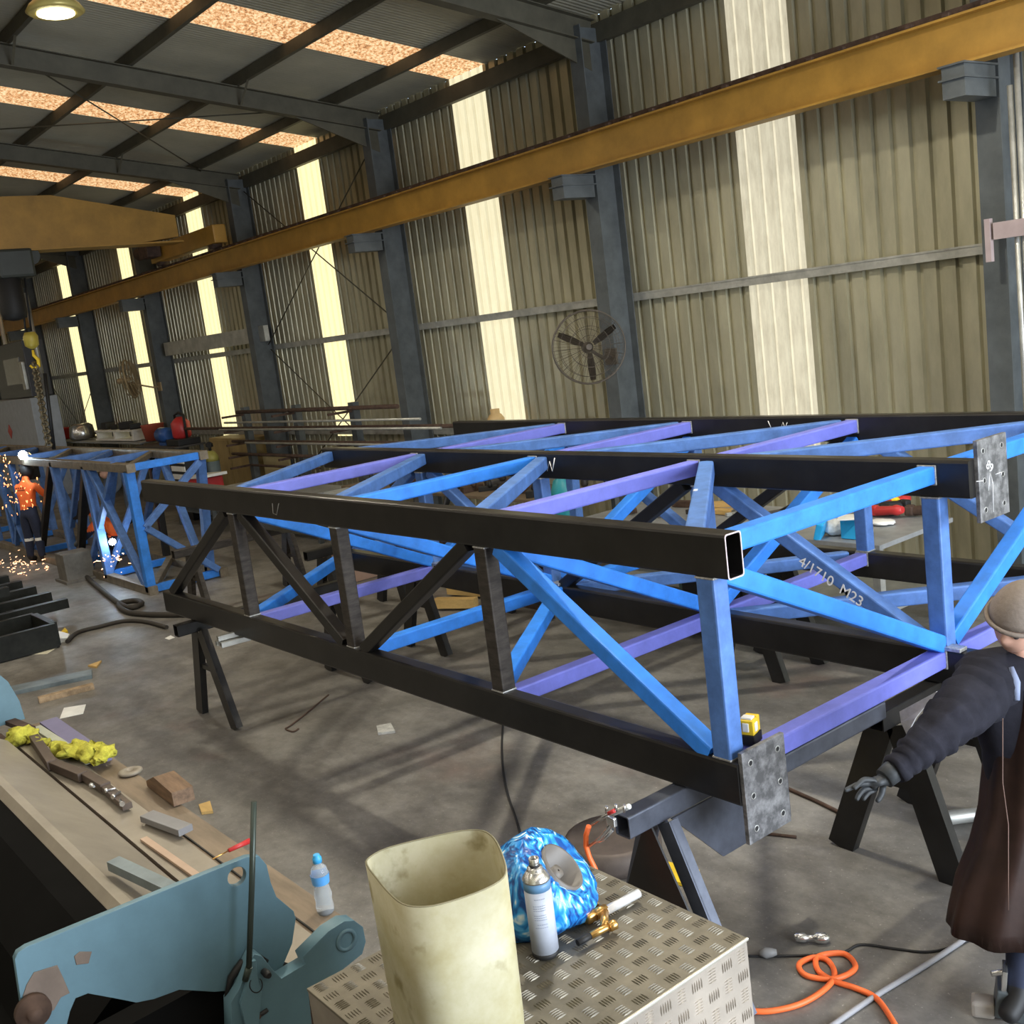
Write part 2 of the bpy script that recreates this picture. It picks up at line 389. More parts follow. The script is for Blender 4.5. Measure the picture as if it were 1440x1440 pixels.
# ------------------------------------------------------------------ near truss (two bays wide, on trestles)
YN, YM, YR = 3.25, 4.95, 6.60
TZ, BZ, CH, CW = 2.07, 0.89, .19, .10
P = [-9.26, -7.70, -6.14, -4.58, -3.02]
tr = thing('steel_truss', 'big black and blue box truss resting on trestles across the floor', 'truss', (-6, 4.9, .89))
def chord(Y, top, x0, x1, lab=None, hollow=.008):
    z = (TZ-CH/2) if top else (BZ+CH/2)
    return MB().bar((x0, Y+CW/2, z), (x1, Y+CW/2, z), CW, CH, (0, 0, 1), .014, hollow).build('chord', m_black, tr, label=lab)
cn = chord(YN, 1, -9.47, -2.885, 'black top chord with an open cut end'); chord(YN, 0, -9.43, -2.935)
b = MB(); n0 = len(b.bm.verts); b.bar((-2.8865, YN+CW/2, TZ-CH/2), (-2.8845, YN+CW/2, TZ-CH/2), CW+.001, CH+.001, (0, 0, 1), .014, 0)
bmesh.ops.delete(b.bm, geom=[f for f in b.bm.faces if abs(f.normal.x) > .9 or True], context='FACES')
def ring2(w_, h_, r_):
    return [(sx*(w_/2-r_)+r_*math.cos(R_(a0+22.5*k)), sy*(h_/2-r_)+r_*math.sin(R_(a0+22.5*k))) for sx, sy, a0 in ((1, 1, 0), (-1, 1, 90), (-1, -1, 180), (1, -1, 270)) for k in range(5)]
oo, ii = ring2(CW, CH, .014), ring2(CW-.012, CH-.012, .010)
yc_, zc_ = YN+CW/2, TZ-CH/2
for x_ in (-2.8835,):
    A = [b.bm.verts.new((x_, yc_+y, zc_+z)) for y, z in oo]; B = [b.bm.verts.new((x_, yc_+y, zc_+z)) for y, z in ii]
    C1 = [b.bm.verts.new((x_-.002, yc_+y, zc_+z)) for y, z in oo]; D1 = [b.bm.verts.new((x_-.002, yc_+y, zc_+z)) for y, z in ii]
    for i in range(20):
        j = (i+1) % 20; b.bm.faces.new((A[i], A[j], B[j], B[i])); b.bm.faces.new((A[j], A[i], C1[i], C1[j])); b.bm.faces.new((B[i], B[j], D1[j], D1[i])); b.bm.faces.new((C1[i], D1[i], D1[j], C1[j]))
bmesh.ops.delete(b.bm, geom=[v for v in b.bm.verts if not v.link_faces], context='VERTS')
b.build('cut_edge', mat('fresh_cut_edge', (.62, .52, .56), .4, .3), cn)
chord(YM, 1, -9.30, -2.80, None, 0); chord(YM, 0, -9.30, -2.45)
chord(YR, 1, -9.45, -2.40); chord(YR, 0, -9.45, -2.40)
def mem(name, p, q, m, w=.09, h=.09, up=(0, 0, 1)): return MB().bar(p, q, w, h, up, .01).build(name, m, tr)
zt, zb = TZ-CH, BZ+CH
near_m = {1: m_rawdark, 2: m_rawdark, 3: m_rawdark, 4: m_blued}
for i in (1, 2, 3, 4):
    for Y, mm in ((YN+.05, near_m[i]), (YM+.05, m_blued), (YR+.05, m_blued)):
        mem('post', (P[i], Y, zb), (P[i], Y, zt), mm, .1, .09, (0, 1, 0))
# face diagonals: near P1top-left, P1top-P2bot, P3top-P2bot, P3top-P4bot
def fdiag(Y, xa, za, xb, zb_, m): mem('diagonal', (xa, Y, za), (xb, Y, zb_), m, .085, .085, (0, 1, 0))
for Y, ms in ((YN+.05, (m_black, m_black, m_black, m_blue)), (YM+.05, (m_blued, m_blued, m_black, m_blued)), (YR+.05, (m_blued, m_blued, m_black, m_blued))):
    fdiag(Y, P[1]-.13, zt, P[0]-.0, zb, ms[0]); fdiag(Y, P[1]+.13, zt, P[2]-.12, zb, ms[1])
    fdiag(Y, P[3]-.13, zt, P[2]+.13, zb, ms[2]); fdiag(Y, P[3]+.13, zt, P[4]-.08, zb, ms[3])
# cross members, section diagonals
tcol = {1: m_purple, 2: m_blue, 3: m_purple, 4: m_blue}; bcol = {1: m_purple, 2: m_blue, 3: m_purple, 4: m_purple}
for i in (1, 2, 3, 4):
    for a, c in ((YN+CW, YM), (YM+CW, YR)):
        mem('cross_member', (P[i], a, TZ-.075), (P[i], c, TZ-.075), tcol[i] if (a < 4 or i == 4) else m_purple)
        mem('cross_member', (P[i], a, zb-.05), (P[i], c, zb-.05), bcol[i])
        lo, hi = (c, a) if a < 4 else (a, c)
        s = 1 if lo > hi else -1
        mem('section_diagonal', (P[i], hi, zt+.0), (P[i], lo-(.0), zb+.03), m_blue)
mem('cross_member', (P[0], YM+CW, zb-.05), (P[0], YR, zb-.05), m_blued)
# plan bracing
for i in (0, 1, 2, 3):
    mem('plan_brace', (P[i]+.1, YM, TZ-.075), (P[i+1]-.12, YN+CW, TZ-.075), m_blued)
    mem('plan_brace', (P[i]+.1, YM+CW, TZ-.075), (P[i+1]-.1, YR, TZ-.075), m_blued)
for i in (0, 2): mem('plan_brace', (P[i]+.1, YM, zb-.05), (P[i+1]-.12, YN+CW, zb-.05), m_blue)
for i in (1, 2, 3): mem('plan_brace', (P[i]+.1, YM+CW, zb-.05), (P[i+1]-.12, YR, zb-.05), m_blued)
# bare welds at the nodes
def weld(c, d): MB().box(c, d, bev=.004).build('weld', m_weld, tr)
for i in (1, 2, 3, 4):
    for Y in (YN+.05, YM+.05, YR+.05):
        for z in (zt-.004, zb+.004): weld((P[i], Y, z), (.104, .096, .010))
    for Y in (YM-.004, YR-.004): weld((P[i], Y, TZ-.075), (.102, .012, .102)); weld((P[i], Y, zb-.05), (.102, .012, .102))
    weld((P[i]+.03, YM+.02, zb+.012), (.2, .07, .02))
def plate(x, yc, zc, w=.28, h=.41, th=.022):
    o = MB(); o.box((x, yc, zc), (th, w, h), bev=.002)
    pl = o.build('end_plate', m_plate, tr, label='bare grey end plate drilled with six holes')
    for sy in (-1, 1):
        for sz in (-1, 0, 1):
            c = (x+th/2-.008, yc+sy*w*.32, zc+sz*h*.36)
            MB().lathe(c, [(.011, 0), (.011, .0095)], 16, (1, 0, 0)).build('bolt_hole', m_dark, pl)
            MB().lathe((c[0]+.0075, c[1], c[2]), [(.011, 0), (.011, .002), (.0155, .002), (.0155, 0)], 16, (1, 0, 0), cap=False).build('hole_rim', m_weld, pl)
    return pl
plate(-2.923, 3.40, .925); pl2 = plate(-2.79, 5.145, 1.955); plate(-2.44, 5.1, .93)
mem('sole_bar', (P[4]+.0, YN+CW, .935), (P[4]+.0, 4.40, .935), mat('blue_grey_steel', (.09, .10, .13), .4, .4, .3), .075, .09)
# chalk marks
xx = (1, 0, 0); zz = (0, 0, 1)
strokes([[PY(856, 645, YM-.002), PY(863, 661, YM-.002), PY(867, 647, YM-.002), PY(873, 662, YM-.002), PY(879, 645, YM-.002)] if 0 else
         [PY(766, 646, YM-.002), PY(770, 662, YM-.002), PY(773, 649, YM-.002), PY(777, 663, YM-.002), PY(780, 644, YM-.002)]], m_chalk, tr, r=.0045, label='chalk letter W')
strokes([[PY(1080, 592, YR-.002), PY(1084, 601, YR-.002)], [PY(1098, 603, YR-.002), PY(1101, 594, YR-.002), PY(1104, 602, YR-.002), PY(1107, 594, YR-.002)]], m_chalk, tr, r=.003, label='chalk scribbles')
strokes([[PY(383, 708, YN-.002), PY(384, 722, YN-.002), PY(389, 724, YN-.002), PY(392, 708, YN-.002)]], mat('faint_chalk', (.2, .19, .17), .9), tr, r=.003, label='faint chalk mark')
yd = YM+.05-.0425-.0015
a = PY(1120, 778, yd); c = PY(1218, 850, yd)
def on_line(x, y): return PY(x, y, yd)
text_part('4/1710  M23', .088, on_line(1122, 793), on_line(1216, 858)-on_line(1122, 793), zz, m_chalk, tr, label='chalk writing 4/1710 M23', bold=.0002)
text_part('MM', .035, PZ(981, 690, TZ-.029), PZ(984, 672, TZ-.029)-PZ(981, 690, TZ-.029), PZ(970, 685, TZ-.029)-PZ(985, 684, TZ-.029), m_chalk, tr, label='chalk letters')
text_part('MM', .06, PZ(716, 944, zb-.003), PZ(728, 925, zb-.003)-PZ(716, 944, zb-.003), PZ(706, 930, zb-.003)-PZ(722, 938, zb-.003), m_chalk, tr, label='chalk letters')
xp = -2.79+.0125
strokes([[PX(1390, 690, xp), PX(1392, 668, xp), PX(1391, 655, xp), PX(1396, 680, xp), PX(1397, 720, xp)], [PX(1373, 677, xp), PX(1383, 676, xp)], [PX(1400, 667, xp), PX(1408, 664, xp)]], m_chalk, pl2, r=.0018)
text_part('89', .065, PX(1386, 657, xp), PX(1400, 672, xp)-PX(1386, 657, xp), PX(1396, 650, xp)-PX(1388, 660, xp), m_chalk, pl2, label='chalk figures 89')

# ------------------------------------------------------------------ far truss, standing on the floor at the left
ft = thing('lattice_frame', 'blue lattice frame standing on the floor where the welders work', 'truss frame', (-21, 6, 0))
FN, FR, FZ = 4.92, 5.95, 1.75
def fm(name, p, q, m, w=.1, up=(0, 0, 1)): return MB().bar(p, q, w, w, up, .008).build(name, m, ft)
m_bare = mat('bare_brown_steel', (.20, .17, .13), .5, .4, .4, 7, .02)
X0, X1 = -14.6, -31.0
for Y, z in ((FN, .06), (FR, .06), (FN, FZ), (FR, FZ)): fm('rail', (X0, Y, z), (X1, Y, z), m_bare, .12)
def fseg(name, a, c, Y, m, w=.09): fm(name, PY(a[0], a[1], Y), PY(c[0], c[1], Y), m, w, (0, 1, 0))
for nm, a, c, m, w_ in (('post', (181, 662), (213, 832), m_blue, .12), ('brace', (124, 653), (208, 826), m_blued, .10), ('post', (120, 656), (155, 812), m_blued, .12), ('post', (121, 653), (113, 786), m_black, .11),
    ('brace', (111, 651), (101, 740), m_blued, .08), ('post', (75, 650), (105, 784), m_blued, .12), ('post', (72, 650), (60, 766), m_black, .10), ('brace', (22, 764), (0, 664), m_blued, .10), ('brace', (26, 668), (24, 765), m_blued, .08),
    ('brace', (160, 653), (128, 796), m_blued, .08)): fseg(nm, a, c, FN, m, w_)
for nm, a, c, m, w_ in (('post', (281, 640), (296, 810), m_blued, .12), ('brace', (227, 643), (290, 806), m_blued, .10), ('brace', (224, 643), (196, 782), m_blued, .09), ('post', (213, 643), (236, 790), m_black, .10),
    ('brace', (168, 641), (205, 780), m_blued, .10), ('brace', (163, 641), (150, 768), m_blued, .09), ('post', (120, 636), (140, 762), m_blued, .09)): fseg(nm, a, c, FR, m, w_)
xk = [X0-.1, -16.6, -18.4, -20.6, -22.8, -25.0, -27.2, -29.4]
for k, x in enumerate(xk):
    fm('cross_member', (x, FN+.06, FZ), (x, FR-.06, FZ), m_blued if k else m_blue, .1)
    fm('cross_member', (x, FN+.06, .07), (x, FR-.06, .07), m_blue, .1)
    if k < 7: fm('plan_brace', (x-.15, FN+.06, FZ), (xk[k+1]+.1, FR-.06, FZ), m_blued if k % 2 else m_bare, .08)
    if k % 2 == 1: fm('section_diagonal', (x, FN+.08, .12), (x, FR-.08, FZ-.08), m_blued, .09)
    if x < -20.5:
        for Y in (FN, FR):
            fm('post', (x, Y, .1), (x-.2, Y, FZ-.05), m_blued, .11, (0, 1, 0)); fm('brace', (x-.15, Y, .1), (x-1.9, Y, FZ-.05), m_blued, .08, (0, 1, 0))
mid = PY(198, 743, FN); mid.y = FN+.06
fm('end_brace', mid, (X0-.05, FR-.06, FZ-.08), m_blued, .09); fm('end_brace', mid, (X0-.05, FR-.06, .12), m_blued, .09)
fm('end_brace', (X0-.1, FN+.06, .1), (X0-1.9, FR-.06, .1), m_bare, .09)

# ------------------------------------------------------------------ overhead crane
t = thing('overhead_crane_bridge', 'yellow travelling crane girder spanning below the roof at the far left', 'crane', (-21, 5, 5.3))
GX = -21.0
b = MB()
prof = [(-8.9, 5.42), (7.8, 5.36), (8.75, 5.46), (8.75, 5.86), (6.5, 6.30), (-8.9, 6.30)]
b.prism([(GX-.16, y, z) for y, z in prof], (.32, 0, 0)); b.build('girder', m_yellow, t)
b = MB(); b.box((GX, 0, 5.36), (.5, 17.6, .03)); b.build('bottom_flange', m_yellow, t)
for Y in (9.15, -9.15):
    b = MB(); b.box((GX-.5, Y-.02*0, 5.36), (3.3, .26, .34), bev=.02); e = b.build('end_truck', m_yellow, t)
    for x in (GX-1.85, GX+.85): MB().lathe((x, Y-.1, 5.224), [(.12, 0), (.12, .2)], 20, (0, 1, 0)).build('wheel', m_rust, e)
    b = MB(); b.box((GX-1.7, Y-.3, 5.42), (.5, .3, .3), bev=.03); b.lathe((GX-2.3, Y-.3, 5.42), [(.13, 0), (.13, .4), (.1, .45)], 16, (1, 0, 0)); b.build('drive_motor', m_rust, e)
t = thing('chain_hoist', 'black hoist with yellow hook block hanging from the crane girder', 'hoist', (GX, 5.35, 3.0))
hx = GX+.02
def HP(x, y): return PX(x, y, hx)
c = HP(18, 372)
b = MB(); b.box(c, (.5, .62, .5), bev=.05); b.lathe(c+Vector((0, .3, .12)), [(.16, 0), (.16, .12)], 20, (1, 0, 0)); b.build('body', mat('hoist_black', (.03, .035, .03), .4), t)
c2 = HP(16, 420); MB().lathe(c2+Vector((0, 0, -.35)), [(.05, -.04), (.2, 0), (.22, .1), (.22, .72), (.15, .78)], 24).build('chain_bucket', m_dark, t)
c3 = HP(2, 372); MB().box(c3, (.3, .12, .22), bev=.02).build('yellow_cover', m_ylw, t)
for x0, x1 in ((27, 36), (33, 44)): MB().tube([HP(x0, 375), HP(x1, 466)], .018, 6).build('lifting_chain', m_dark, t)
h = HP(43, 475); MB().lathe(h+Vector((0, 0, -.14)), [(.04, -.06), (.12, 0), (.13, .16), (.09, .24)], 20).build('hook_block', mat('hook_block_yellow', (.45, .36, .06), .4), t)
q = HP(46, 492); b = MB()
b.tube([q, q+Vector((0, 0, -.1)), q+Vector((0, .06, -.18)), q+Vector((0, .05, -.30)), q+Vector((0, -.04, -.33)), q+Vector((0, -.1, -.27))], [.02, .03, .035, .035, .03, .02], 8); b.build('hook', m_ylw, t)
def chain(name, p, q_, parent, m, n, r=.05, th=.014, label=None):
    b = MB(); p = Vector(p); q_ = Vector(q_); d = (q_-p).normalized(); u = d.orthogonal().normalized(); v = d.cross(u)
    for i in range(n):
        cc = p.lerp(q_, (i+.5)/n); s_ = u if i % 2 else v; L = (q_-p).length/n*.72
        b.tube([cc+d*L*math.cos(a)+s_*r*math.sin(a) for a in [k*math.pi/4 for k in range(8)]], th, 5, closed=True)
    return b.build(name, m, parent, kind='stuff' if parent else None, label=label)
t = thing('lifting_sling', 'heavy chain sling hanging from the yellow hook to the blue frame', 'chain', tuple(HP(70, 625)))
chain('chain_links', HP(48, 510), HP(57, 560), t, mat('chain_brown', (.16, .13, .08), .5, .5), 12, .06, .022)
chain('chain_links', HP(57, 560), HP(69, 628), t, mat('chain_brown', (.16, .13, .08)), 14, .06, .022)
MB().tube([HP(63, 525), HP(76, 632)], .035, 6).build('hanging_rod', m_dark, t)

# highbay lamp
L0 = PX(78, 16, -12.3)
t = thing('highbay_lamp', 'glowing round highbay lamp hanging under the roof at top left', 'lamp', tuple(L0))
MB().lathe(L0, [(.27, -.02), (.30, 0), (.26, .06), (.15, .15), (.09, .2), (.09, .32), (.03, .34)], 28).build('reflector', mat('lamp_reflector', (.55, .45, .15), .35, .2), t)
MB().lathe(L0+Vector((0, 0, -.03)), [(.01, 0), (.15, -.012), (.19, 0), (.19, .02)], 24).build('lens', mat('lamp_glow', (1, .9, .6), emit=(1, .93, .6), estr=9), t)
zr = rz(L0.y); MB().tube([L0+Vector((0, 0, .33)), (L0.x, L0.y, zr-.05)], .008, 6).build('suspension_cord', m_dark, t)
def lamp_light(c, en):
    l = bpy.data.lights.new('lamp_light', 'SPOT'); l.energy = en; l.color = (1, .93, .76); l.spot_size = R_(155); l.spot_blend = .4; l.shadow_soft_size = .16
    o = bpy.data.objects.new('lamp_light', l); COL.objects.link(o); o.location = c+Vector((0, 0, -.06))
lamp_light(L0, 500)
for X_ in (-4.6, -20.5):
    if X_ < -10: continue
    n2 = dup(t, loc=(X_, 4.55, L0.z), label='highbay lamp overhead above the near truss, beyond the top of the picture'); lamp_light(Vector((X_, 4.55, L0.z)), 900)

# ------------------------------------------------------------------ wall fans
def fan(c, look, R, label, arm, kblade=3, ws=1, mf=None, bw=.38):
    c = Vector(c); look = Vector(look).normalized()
    t = thing('wall_fan', label, 'fan', tuple(c))
    u = look.cross(Vector((0, 0, 1))).normalized(); v = u.cross(look)
    mf = mf or mat('fan_wire', (.085, .07, .055), .5, .4)
    b = MB()
    for rr, dz in ((R, 0), (R*.97, .08), (R*.97, -.08), (R*.8, .13), (R*.55, .155), (R*.3, .165), (R*.8, -.11), (R*.5, -.13)):
        b.tube([c+look*dz+(u*math.cos(a)+v*math.sin(a))*rr for a in [k*2*math.pi/40 for k in range(40)]], .009*ws if dz == 0 else .0035*ws, 6 if dz == 0 else 4, closed=True)
    for k in range(60):
        a = k*2*math.pi/60; e = u*math.cos(a)+v*math.sin(a)
        b.tube([c+look*.17+e*R*.12, c+look*.155+e*R*.55, c+look*.12+e*R*.82, c+e*R], .0018*ws, 3, cap=False)
        if k % 3 == 0: b.tube([c-look*.13+e*R*.15, c-look*.13+e*R*.55, c+e*R], .0025, 3, cap=False)
    b.build('guard', mf, t)
    b = MB(); b.lathe(c-look*.3, [(.04, 0), (.065, .03), (.065, .2), (.045, .25), (.035, .36)], 20, look); b.build('motor', mf, t)
    for k in range(kblade):
        a = k*2*math.pi/kblade+.5; e = u*math.cos(a)+v*math.sin(a); s_ = look.cross(e)
        b = MB(); n = 6; A = []; B = []
        for i in range(n):
            r_ = .07+(R*.9-.07)*i/(n-1); w_ = (.05+.07*math.sin(math.pi*(.15+.7*i/(n-1))))*bw; tw = .6-.35*i/(n-1)
            p = c+e*r_; d = s_*math.cos(tw)+look*math.sin(tw)
            A.append(b.bm.verts.new(p+d*w_)); B.append(b.bm.verts.new(p-d*w_))
        for i in range(n-1): b.bm.faces.new((A[i], A[i+1], B[i+1], B[i]))
        r = bmesh.ops.solidify(b.bm, geom=b.bm.faces[:], thickness=.006)
        b.build('blade', mf, t, smooth=True)
    b = MB(); b.tube([c-look*.25, Vector(arm)+Vector((0, -.15, 0)), arm], .02, 8); b.box(Vector(arm), (.2, .03, .2)); b.build('bracket', mf, t)
fan(PY(828, 488, 8.75), (.80, -.60, .05), .43, 'large round wall fan with dark wire guard on the grey column', (-9.95, 9.46, 2.45))
fan(PY(183, 533, 8.9), (.55, .83, .1), .44, 'smaller looking far wall fan seen from behind over a bright sheet', (-25.1, 9.46, 2.6), 3, 2.2, mat('tan_fan', (.34, .26, .15), .6, .2), 1.0)

# ------------------------------------------------------------------ trestles
def trestle(x, y0, y1, zt_, sl, sr, label, ins=.18, m=m_black, bw=.09, bh=.1, legs=(0, 1), lw=.13, gus=False, group=None):
    t = thing('trestle', label, 'trestle', (x, (y0+y1)/2, 0), group)
    MB().bar((x, y0, zt_-bh/2), (x, y1, zt_-bh/2), bw, bh, (0, 0, 1), .008, .006).build('top_beam', m, t)
    ys = [y0+ins, y1-ins]
    for k in legs:
        y = ys[k]
        for s_, d in ((-1, sl), (1, sr)):
            b = MB(); b.bar((x+s_*.03, y, zt_-bh), (x+s_*d, y, .01), .05, lw, (0, 0, 1), 0)
            b = MB()
            # channel leg: web plus two flanges
            p = Vector((x+s_*.05, y, zt_-bh)); q_ = Vector((x+s_*d, y, .0)); dd = (q_-p).normalized(); sd = Vector((0, 1, 0)).cross(dd)
            b.bar(p, q_, .012, lw, sd, 0)
            for w_ in (-1, 1): b.bar(p+sd*w_*(lw/2-.005)+Vector((0, .025, 0)), q_+sd*w_*(lw/2-.005)+Vector((0, .025, 0)), .05, .01, sd, 0)
            b.build('leg', m, t)
        if gus: MB().prism([(x-.02, y-.055, zt_-bh), (x+.02, y-.055, zt_-bh), (x+sr*.72, y-.055, zt_*.30), (x-sl*.72, y-.055, zt_*.30)], (0, .01, 0)).build('gusset_plate', m_black, t)
        else: MB().bar((x-sl*.5, y+.03, zt_*.52), (x+sr*.5, y+.03, zt_*.52), .04, .04, (0, 0, 1), 0).build('tie_bar', m, t)
    return t
trestle(-8.85, 3.10, 4.75, .888, .28, .45, 'black trestle under the far left end of the long near bottom chord')
t1 = trestle(-3.3, 2.90, 3.9, .886, .35, .40, 'dark trestle with triangular gusset beside the checker plate box', .2, mat('blue_grey_steel', (.09, .10, .13), .4, .4, .3), gus=True, legs=(0,), lw=.08)
MB().prism([(-3.26, 3.15, .785), (-3.26, 3.95, .785), (-3.26, 3.95, .48), (-3.26, 3.45, .48)], (.012, 0, 0)).build('side_plate', mat('blue_grey_steel', (.09, .10, .13)), t1)
trestle(-3.08, 4.45, 5.35, .888, .36, .30, 'big black trestle under the truss end, beside the worker in the beanie', .12, lw=.15)
b = MB(); yy = 4.43
b.prism([PY(x, y, yy) for x, y in ((1266, 1000), (1318, 972), (1322, 977), (1303, 992), (1290, 1008), (1276, 1033), (1268, 1015))], (0, -.012, 0))
for v in b.bm.verts: v.co.y += .008*math.sin(v.co.x*60)
b.build('white_rag', mat('silver_rag', (.5, .5, .52), .5, 0, .2, 20, .3), None, None, 'crumpled white rag hanging on the big trestle by the arm of the worker', 'rag')
trestle(-8.75, 5.25, 6.9, .888, .32, .34, 'black trestle behind the near one, under the middle chord at the left', .18)
trestle(-5.6, 6.3, 7.1, .888, .3, .3, 'dark trestle under the rear bottom chord behind the truss', .15)
trestle(-12.75, 4.6, 6.3, .85, .28, .28, 'brown trestle standing between the two trusses', .2, m_rawdark)
trestle(-10.7, 5.3, 6.5, .85, .28, .28, 'dark trestle right of the brown one behind the near truss end', .2, m_black)
b = MB(); b.bar((-13.2, 5.85, .95), (-10.3, 5.9, .95), .12, .2, (0, 0, 1), .01, .008); tag(b.build('steel_beam', mat('olive_dark_steel', (.06, .058, .045), .5, .3)), 'short dark beam lying across trestles behind the near truss', 'beam')
for i, (dx, dz, lab) in enumerate(((0, 0, 'short square tube offcut, lowest on the left trestle'), (.045, .045, 'short square tube offcut, upper one on the left trestle'), (.09, .0, 'short square tube offcut, rightmost on the left trestle'))):
    p = PY(304, 905, 3.12)+Vector((dx, 0, dz)); b = MB(); b.bar(p, p+Vector((.02, .25, 0)), .042, .042, (0, 0, 1), .004, .004); tag(b.build('tube_offcut', m_galv), lab, 'tube')
MB().bar((-8.75, 3.02, .70), (-8.45, 3.02, .70), .2, .01, (0, 0, 1), 0) if 0 else None

# ------------------------------------------------------------------ rack with long bars
t = thing('bar_rack', 'cantilever rack holding long steel bars against the far wall', 'rack', (-17, 9.1, 0))
for x in (-20.15, -15.95, -18.0): MB().box((x, 9.2, 1.03), (.16, .12, 2.06)).build('upright', m_colsteel, t)
for x in (-20.15, -15.95, -18.0):
    for z in (.95, 1.16, 1.40, 1.66, 1.98-.03): MB().box((x, 8.95, z-.03), (.05, .5, .04)).build('arm', m_rust, t)
RG = 'long bars on the wall rack'
for i, (x0, x1, z, y, r, m, lab) in enumerate((
    (-20.0, -14.2, 1.99, 8.95, .035, m_rust, 'rusty bar lying topmost on the wall rack'), (-20.3, -13.4, 1.81, 8.8, .02, m_galv, 'shiny pipe second from the top of the wall rack'),
    (-23.6, -12.4, 1.68, 8.95, .03, m_rust, 'longest brown bar on the wall rack, third layer'), (-20.6, -12.9, 1.672, 8.8, .02, m_galv, 'pale thin pipe beside the longest brown bar on the rack'),
    (-20.3, -13.7, 1.43, 8.9, .03, m_rust, 'rusty bar on the fourth layer of the wall rack'), (-19.5, -13.2, 1.42, 8.8, .02, m_galv, 'grey pipe on the fourth layer of the wall rack'),
    (-20.4, -16.6, 1.18, 8.9, .03, m_rust, 'short dark bar second from the bottom of the wall rack'), (-19.6, -16.9, .97, 8.9, .025, m_rust, 'shortest dark bar, lowest on the wall rack'))):
    b = MB(); b.tube([(x0, y, z), (x1, y, z)], r, 8); b.build('steel_bar', m, None, None, lab, 'bar', RG)

# ------------------------------------------------------------------ along the wall: benches and clutter
def tbl(name, x0, x1, y0, y1, z, mtop, mleg, lab, cat='bench', shelf=True, th=.04):
    t = thing(name, lab, cat, ((x0+x1)/2, (y0+y1)/2, 0))
    MB().box(((x0+x1)/2, (y0+y1)/2, z-th/2), (x1-x0, y1-y0, th), bev=.004).build('top', mtop, t)
    for x in (x0+.08, x1-.08):
        for y in (y0+.08, y1-.08): MB().box((x, y, (z-th)/2), (.07, .07, z-th)).build('leg', mleg, t)
    if shelf: MB().box(((x0+x1)/2, (y0+y1)/2, .3), (x1-x0-.1, y1-y0-.1, .03)).build('shelf', mleg, t)
    return t
m_grey = mat('grey_bench_steel', (.28, .29, .30), .5, .3, .2)
tbl('workbench', -8.6, -5.0, 7.45, 8.55, .90, m_grey, m_galv, 'grey steel workbench with tools behind the right end of the truss')
tbl('workbench', -14.6, -9.4, 8.0, 8.9, .92, mat('brown_bench_top', (.16, .12, .08), .7), m_colsteel, 'long brown topped workbench behind the middle of the truss')
tbl('workbench', -18.6, -15.2, 7.8, 8.5, .8, m_grey, m_colsteel, 'grey workbench under the left half of the bar rack')
def thg(name, lab, cat, m, f, group=None):
    b = MB(); f(b); return b.build(name, m, None, None, lab, cat, group)
# on the right bench
def benchitem(px, py, z, name, lab, cat, m, f, group=None):
    p = PZ(px, py, z); return thg(name, lab, cat, m, lambda b: f(b, p), group)
m_cyan = mat('light_blue_plastic', (.03, .38, .75), .4)
benchitem(1155, 757, .90, 'plastic_bag', 'blue plastic packet leaning on the bench, left of the clear bag', 'packet', m_cyan, lambda b, p: b.box(p+Vector((0, 0, .08)), (.06, .16, .15), rot=(.2, .3, .4), bev=.01))
benchitem(1175, 752, .90, 'clear_bag', 'crumpled clear plastic bag on the right bench', 'bag', mat('clear_film', (.7, .75, .78), .2, 0, .25, 20, .5), lambda b, p: b.ball(p+Vector((0, 0, .07)), .12, 3, (1, .8, .6), .12))
benchitem(1202, 757, .90, 'blue_white_carton', 'blue and white carton standing on the right bench', 'box', m_cyan, lambda b, p: b.box(p+Vector((0, 0, .09)), (.18, .12, .17), bev=.005))
benchitem(1202, 757, 1.077, 'white_paper', 'white paper lying on the blue carton', 'paper', m_white, lambda b, p: b.box((PZ(1202, 757, .9).x, PZ(1202, 757, .9).y, 1.081), (.24, .2, .01), rot=(0, .0, .5)))
benchitem(1240, 738, .90, 'rag', 'white rag on the right bench near its edge', 'rag', m_white, lambda b, p: b.ball(p+Vector((0, 0, .025)), .1, 3, (1.2, .9, .25), .15))
for i, (x, y, m, lab) in enumerate(((1228, 722, m_red, 'red handled tool left of the grinder on the bench'), (1243, 716, m_red, 'red tool in the middle of the bench back row'), (1256, 722, m_dark, 'black grinder on the bench below the red tools'), (1272, 714, m_dark, 'black angle grinder at the right bench end'), (1262, 705, m_ylw, 'yellow topped tool at the back of the right bench'), (1280, 722, m_rust, 'brown tool at the right end of the bench'))):
    p = PZ(x, y, .93); b = MB(); b.lathe(p+Vector((0, 0, .02)), [(.03, 0), (.045, .04), (.04, .2), (.05, .24), (.03, .3)], 12, (math.cos(i*1.3), math.sin(i*1.3), .1)); b.box(p+Vector((0, 0, .03)), (.1, .08, .09), rot=(0, 0, i), bev=.02)
    b.build('power_tool', m, None, None, lab, 'tool', None)
for i in range(16):
    x = random.uniform(-8.4, -6.2); y = random.uniform(7.7, 8.4); b = MB(); s_ = random.uniform(.5, 1.2)
    b.box((x, y, .90+.03*s_), (.28*s_, .06*s_, .055*s_), rot=(0, 0, random.uniform(0, 3)), bev=.005); b.tube([(x, y, .94), (x+.1*s_, y+.05, .99), (x+.16*s_, y-.03, .95)], .012, 6)
    b.build('steel_offcut', random.choice((m_rust, m_galv, m_rawdark, m_dark)), None, None, 'small steel offcut in the heap on the grey workbench', 'scrap', 'offcuts heaped on the grey workbench')
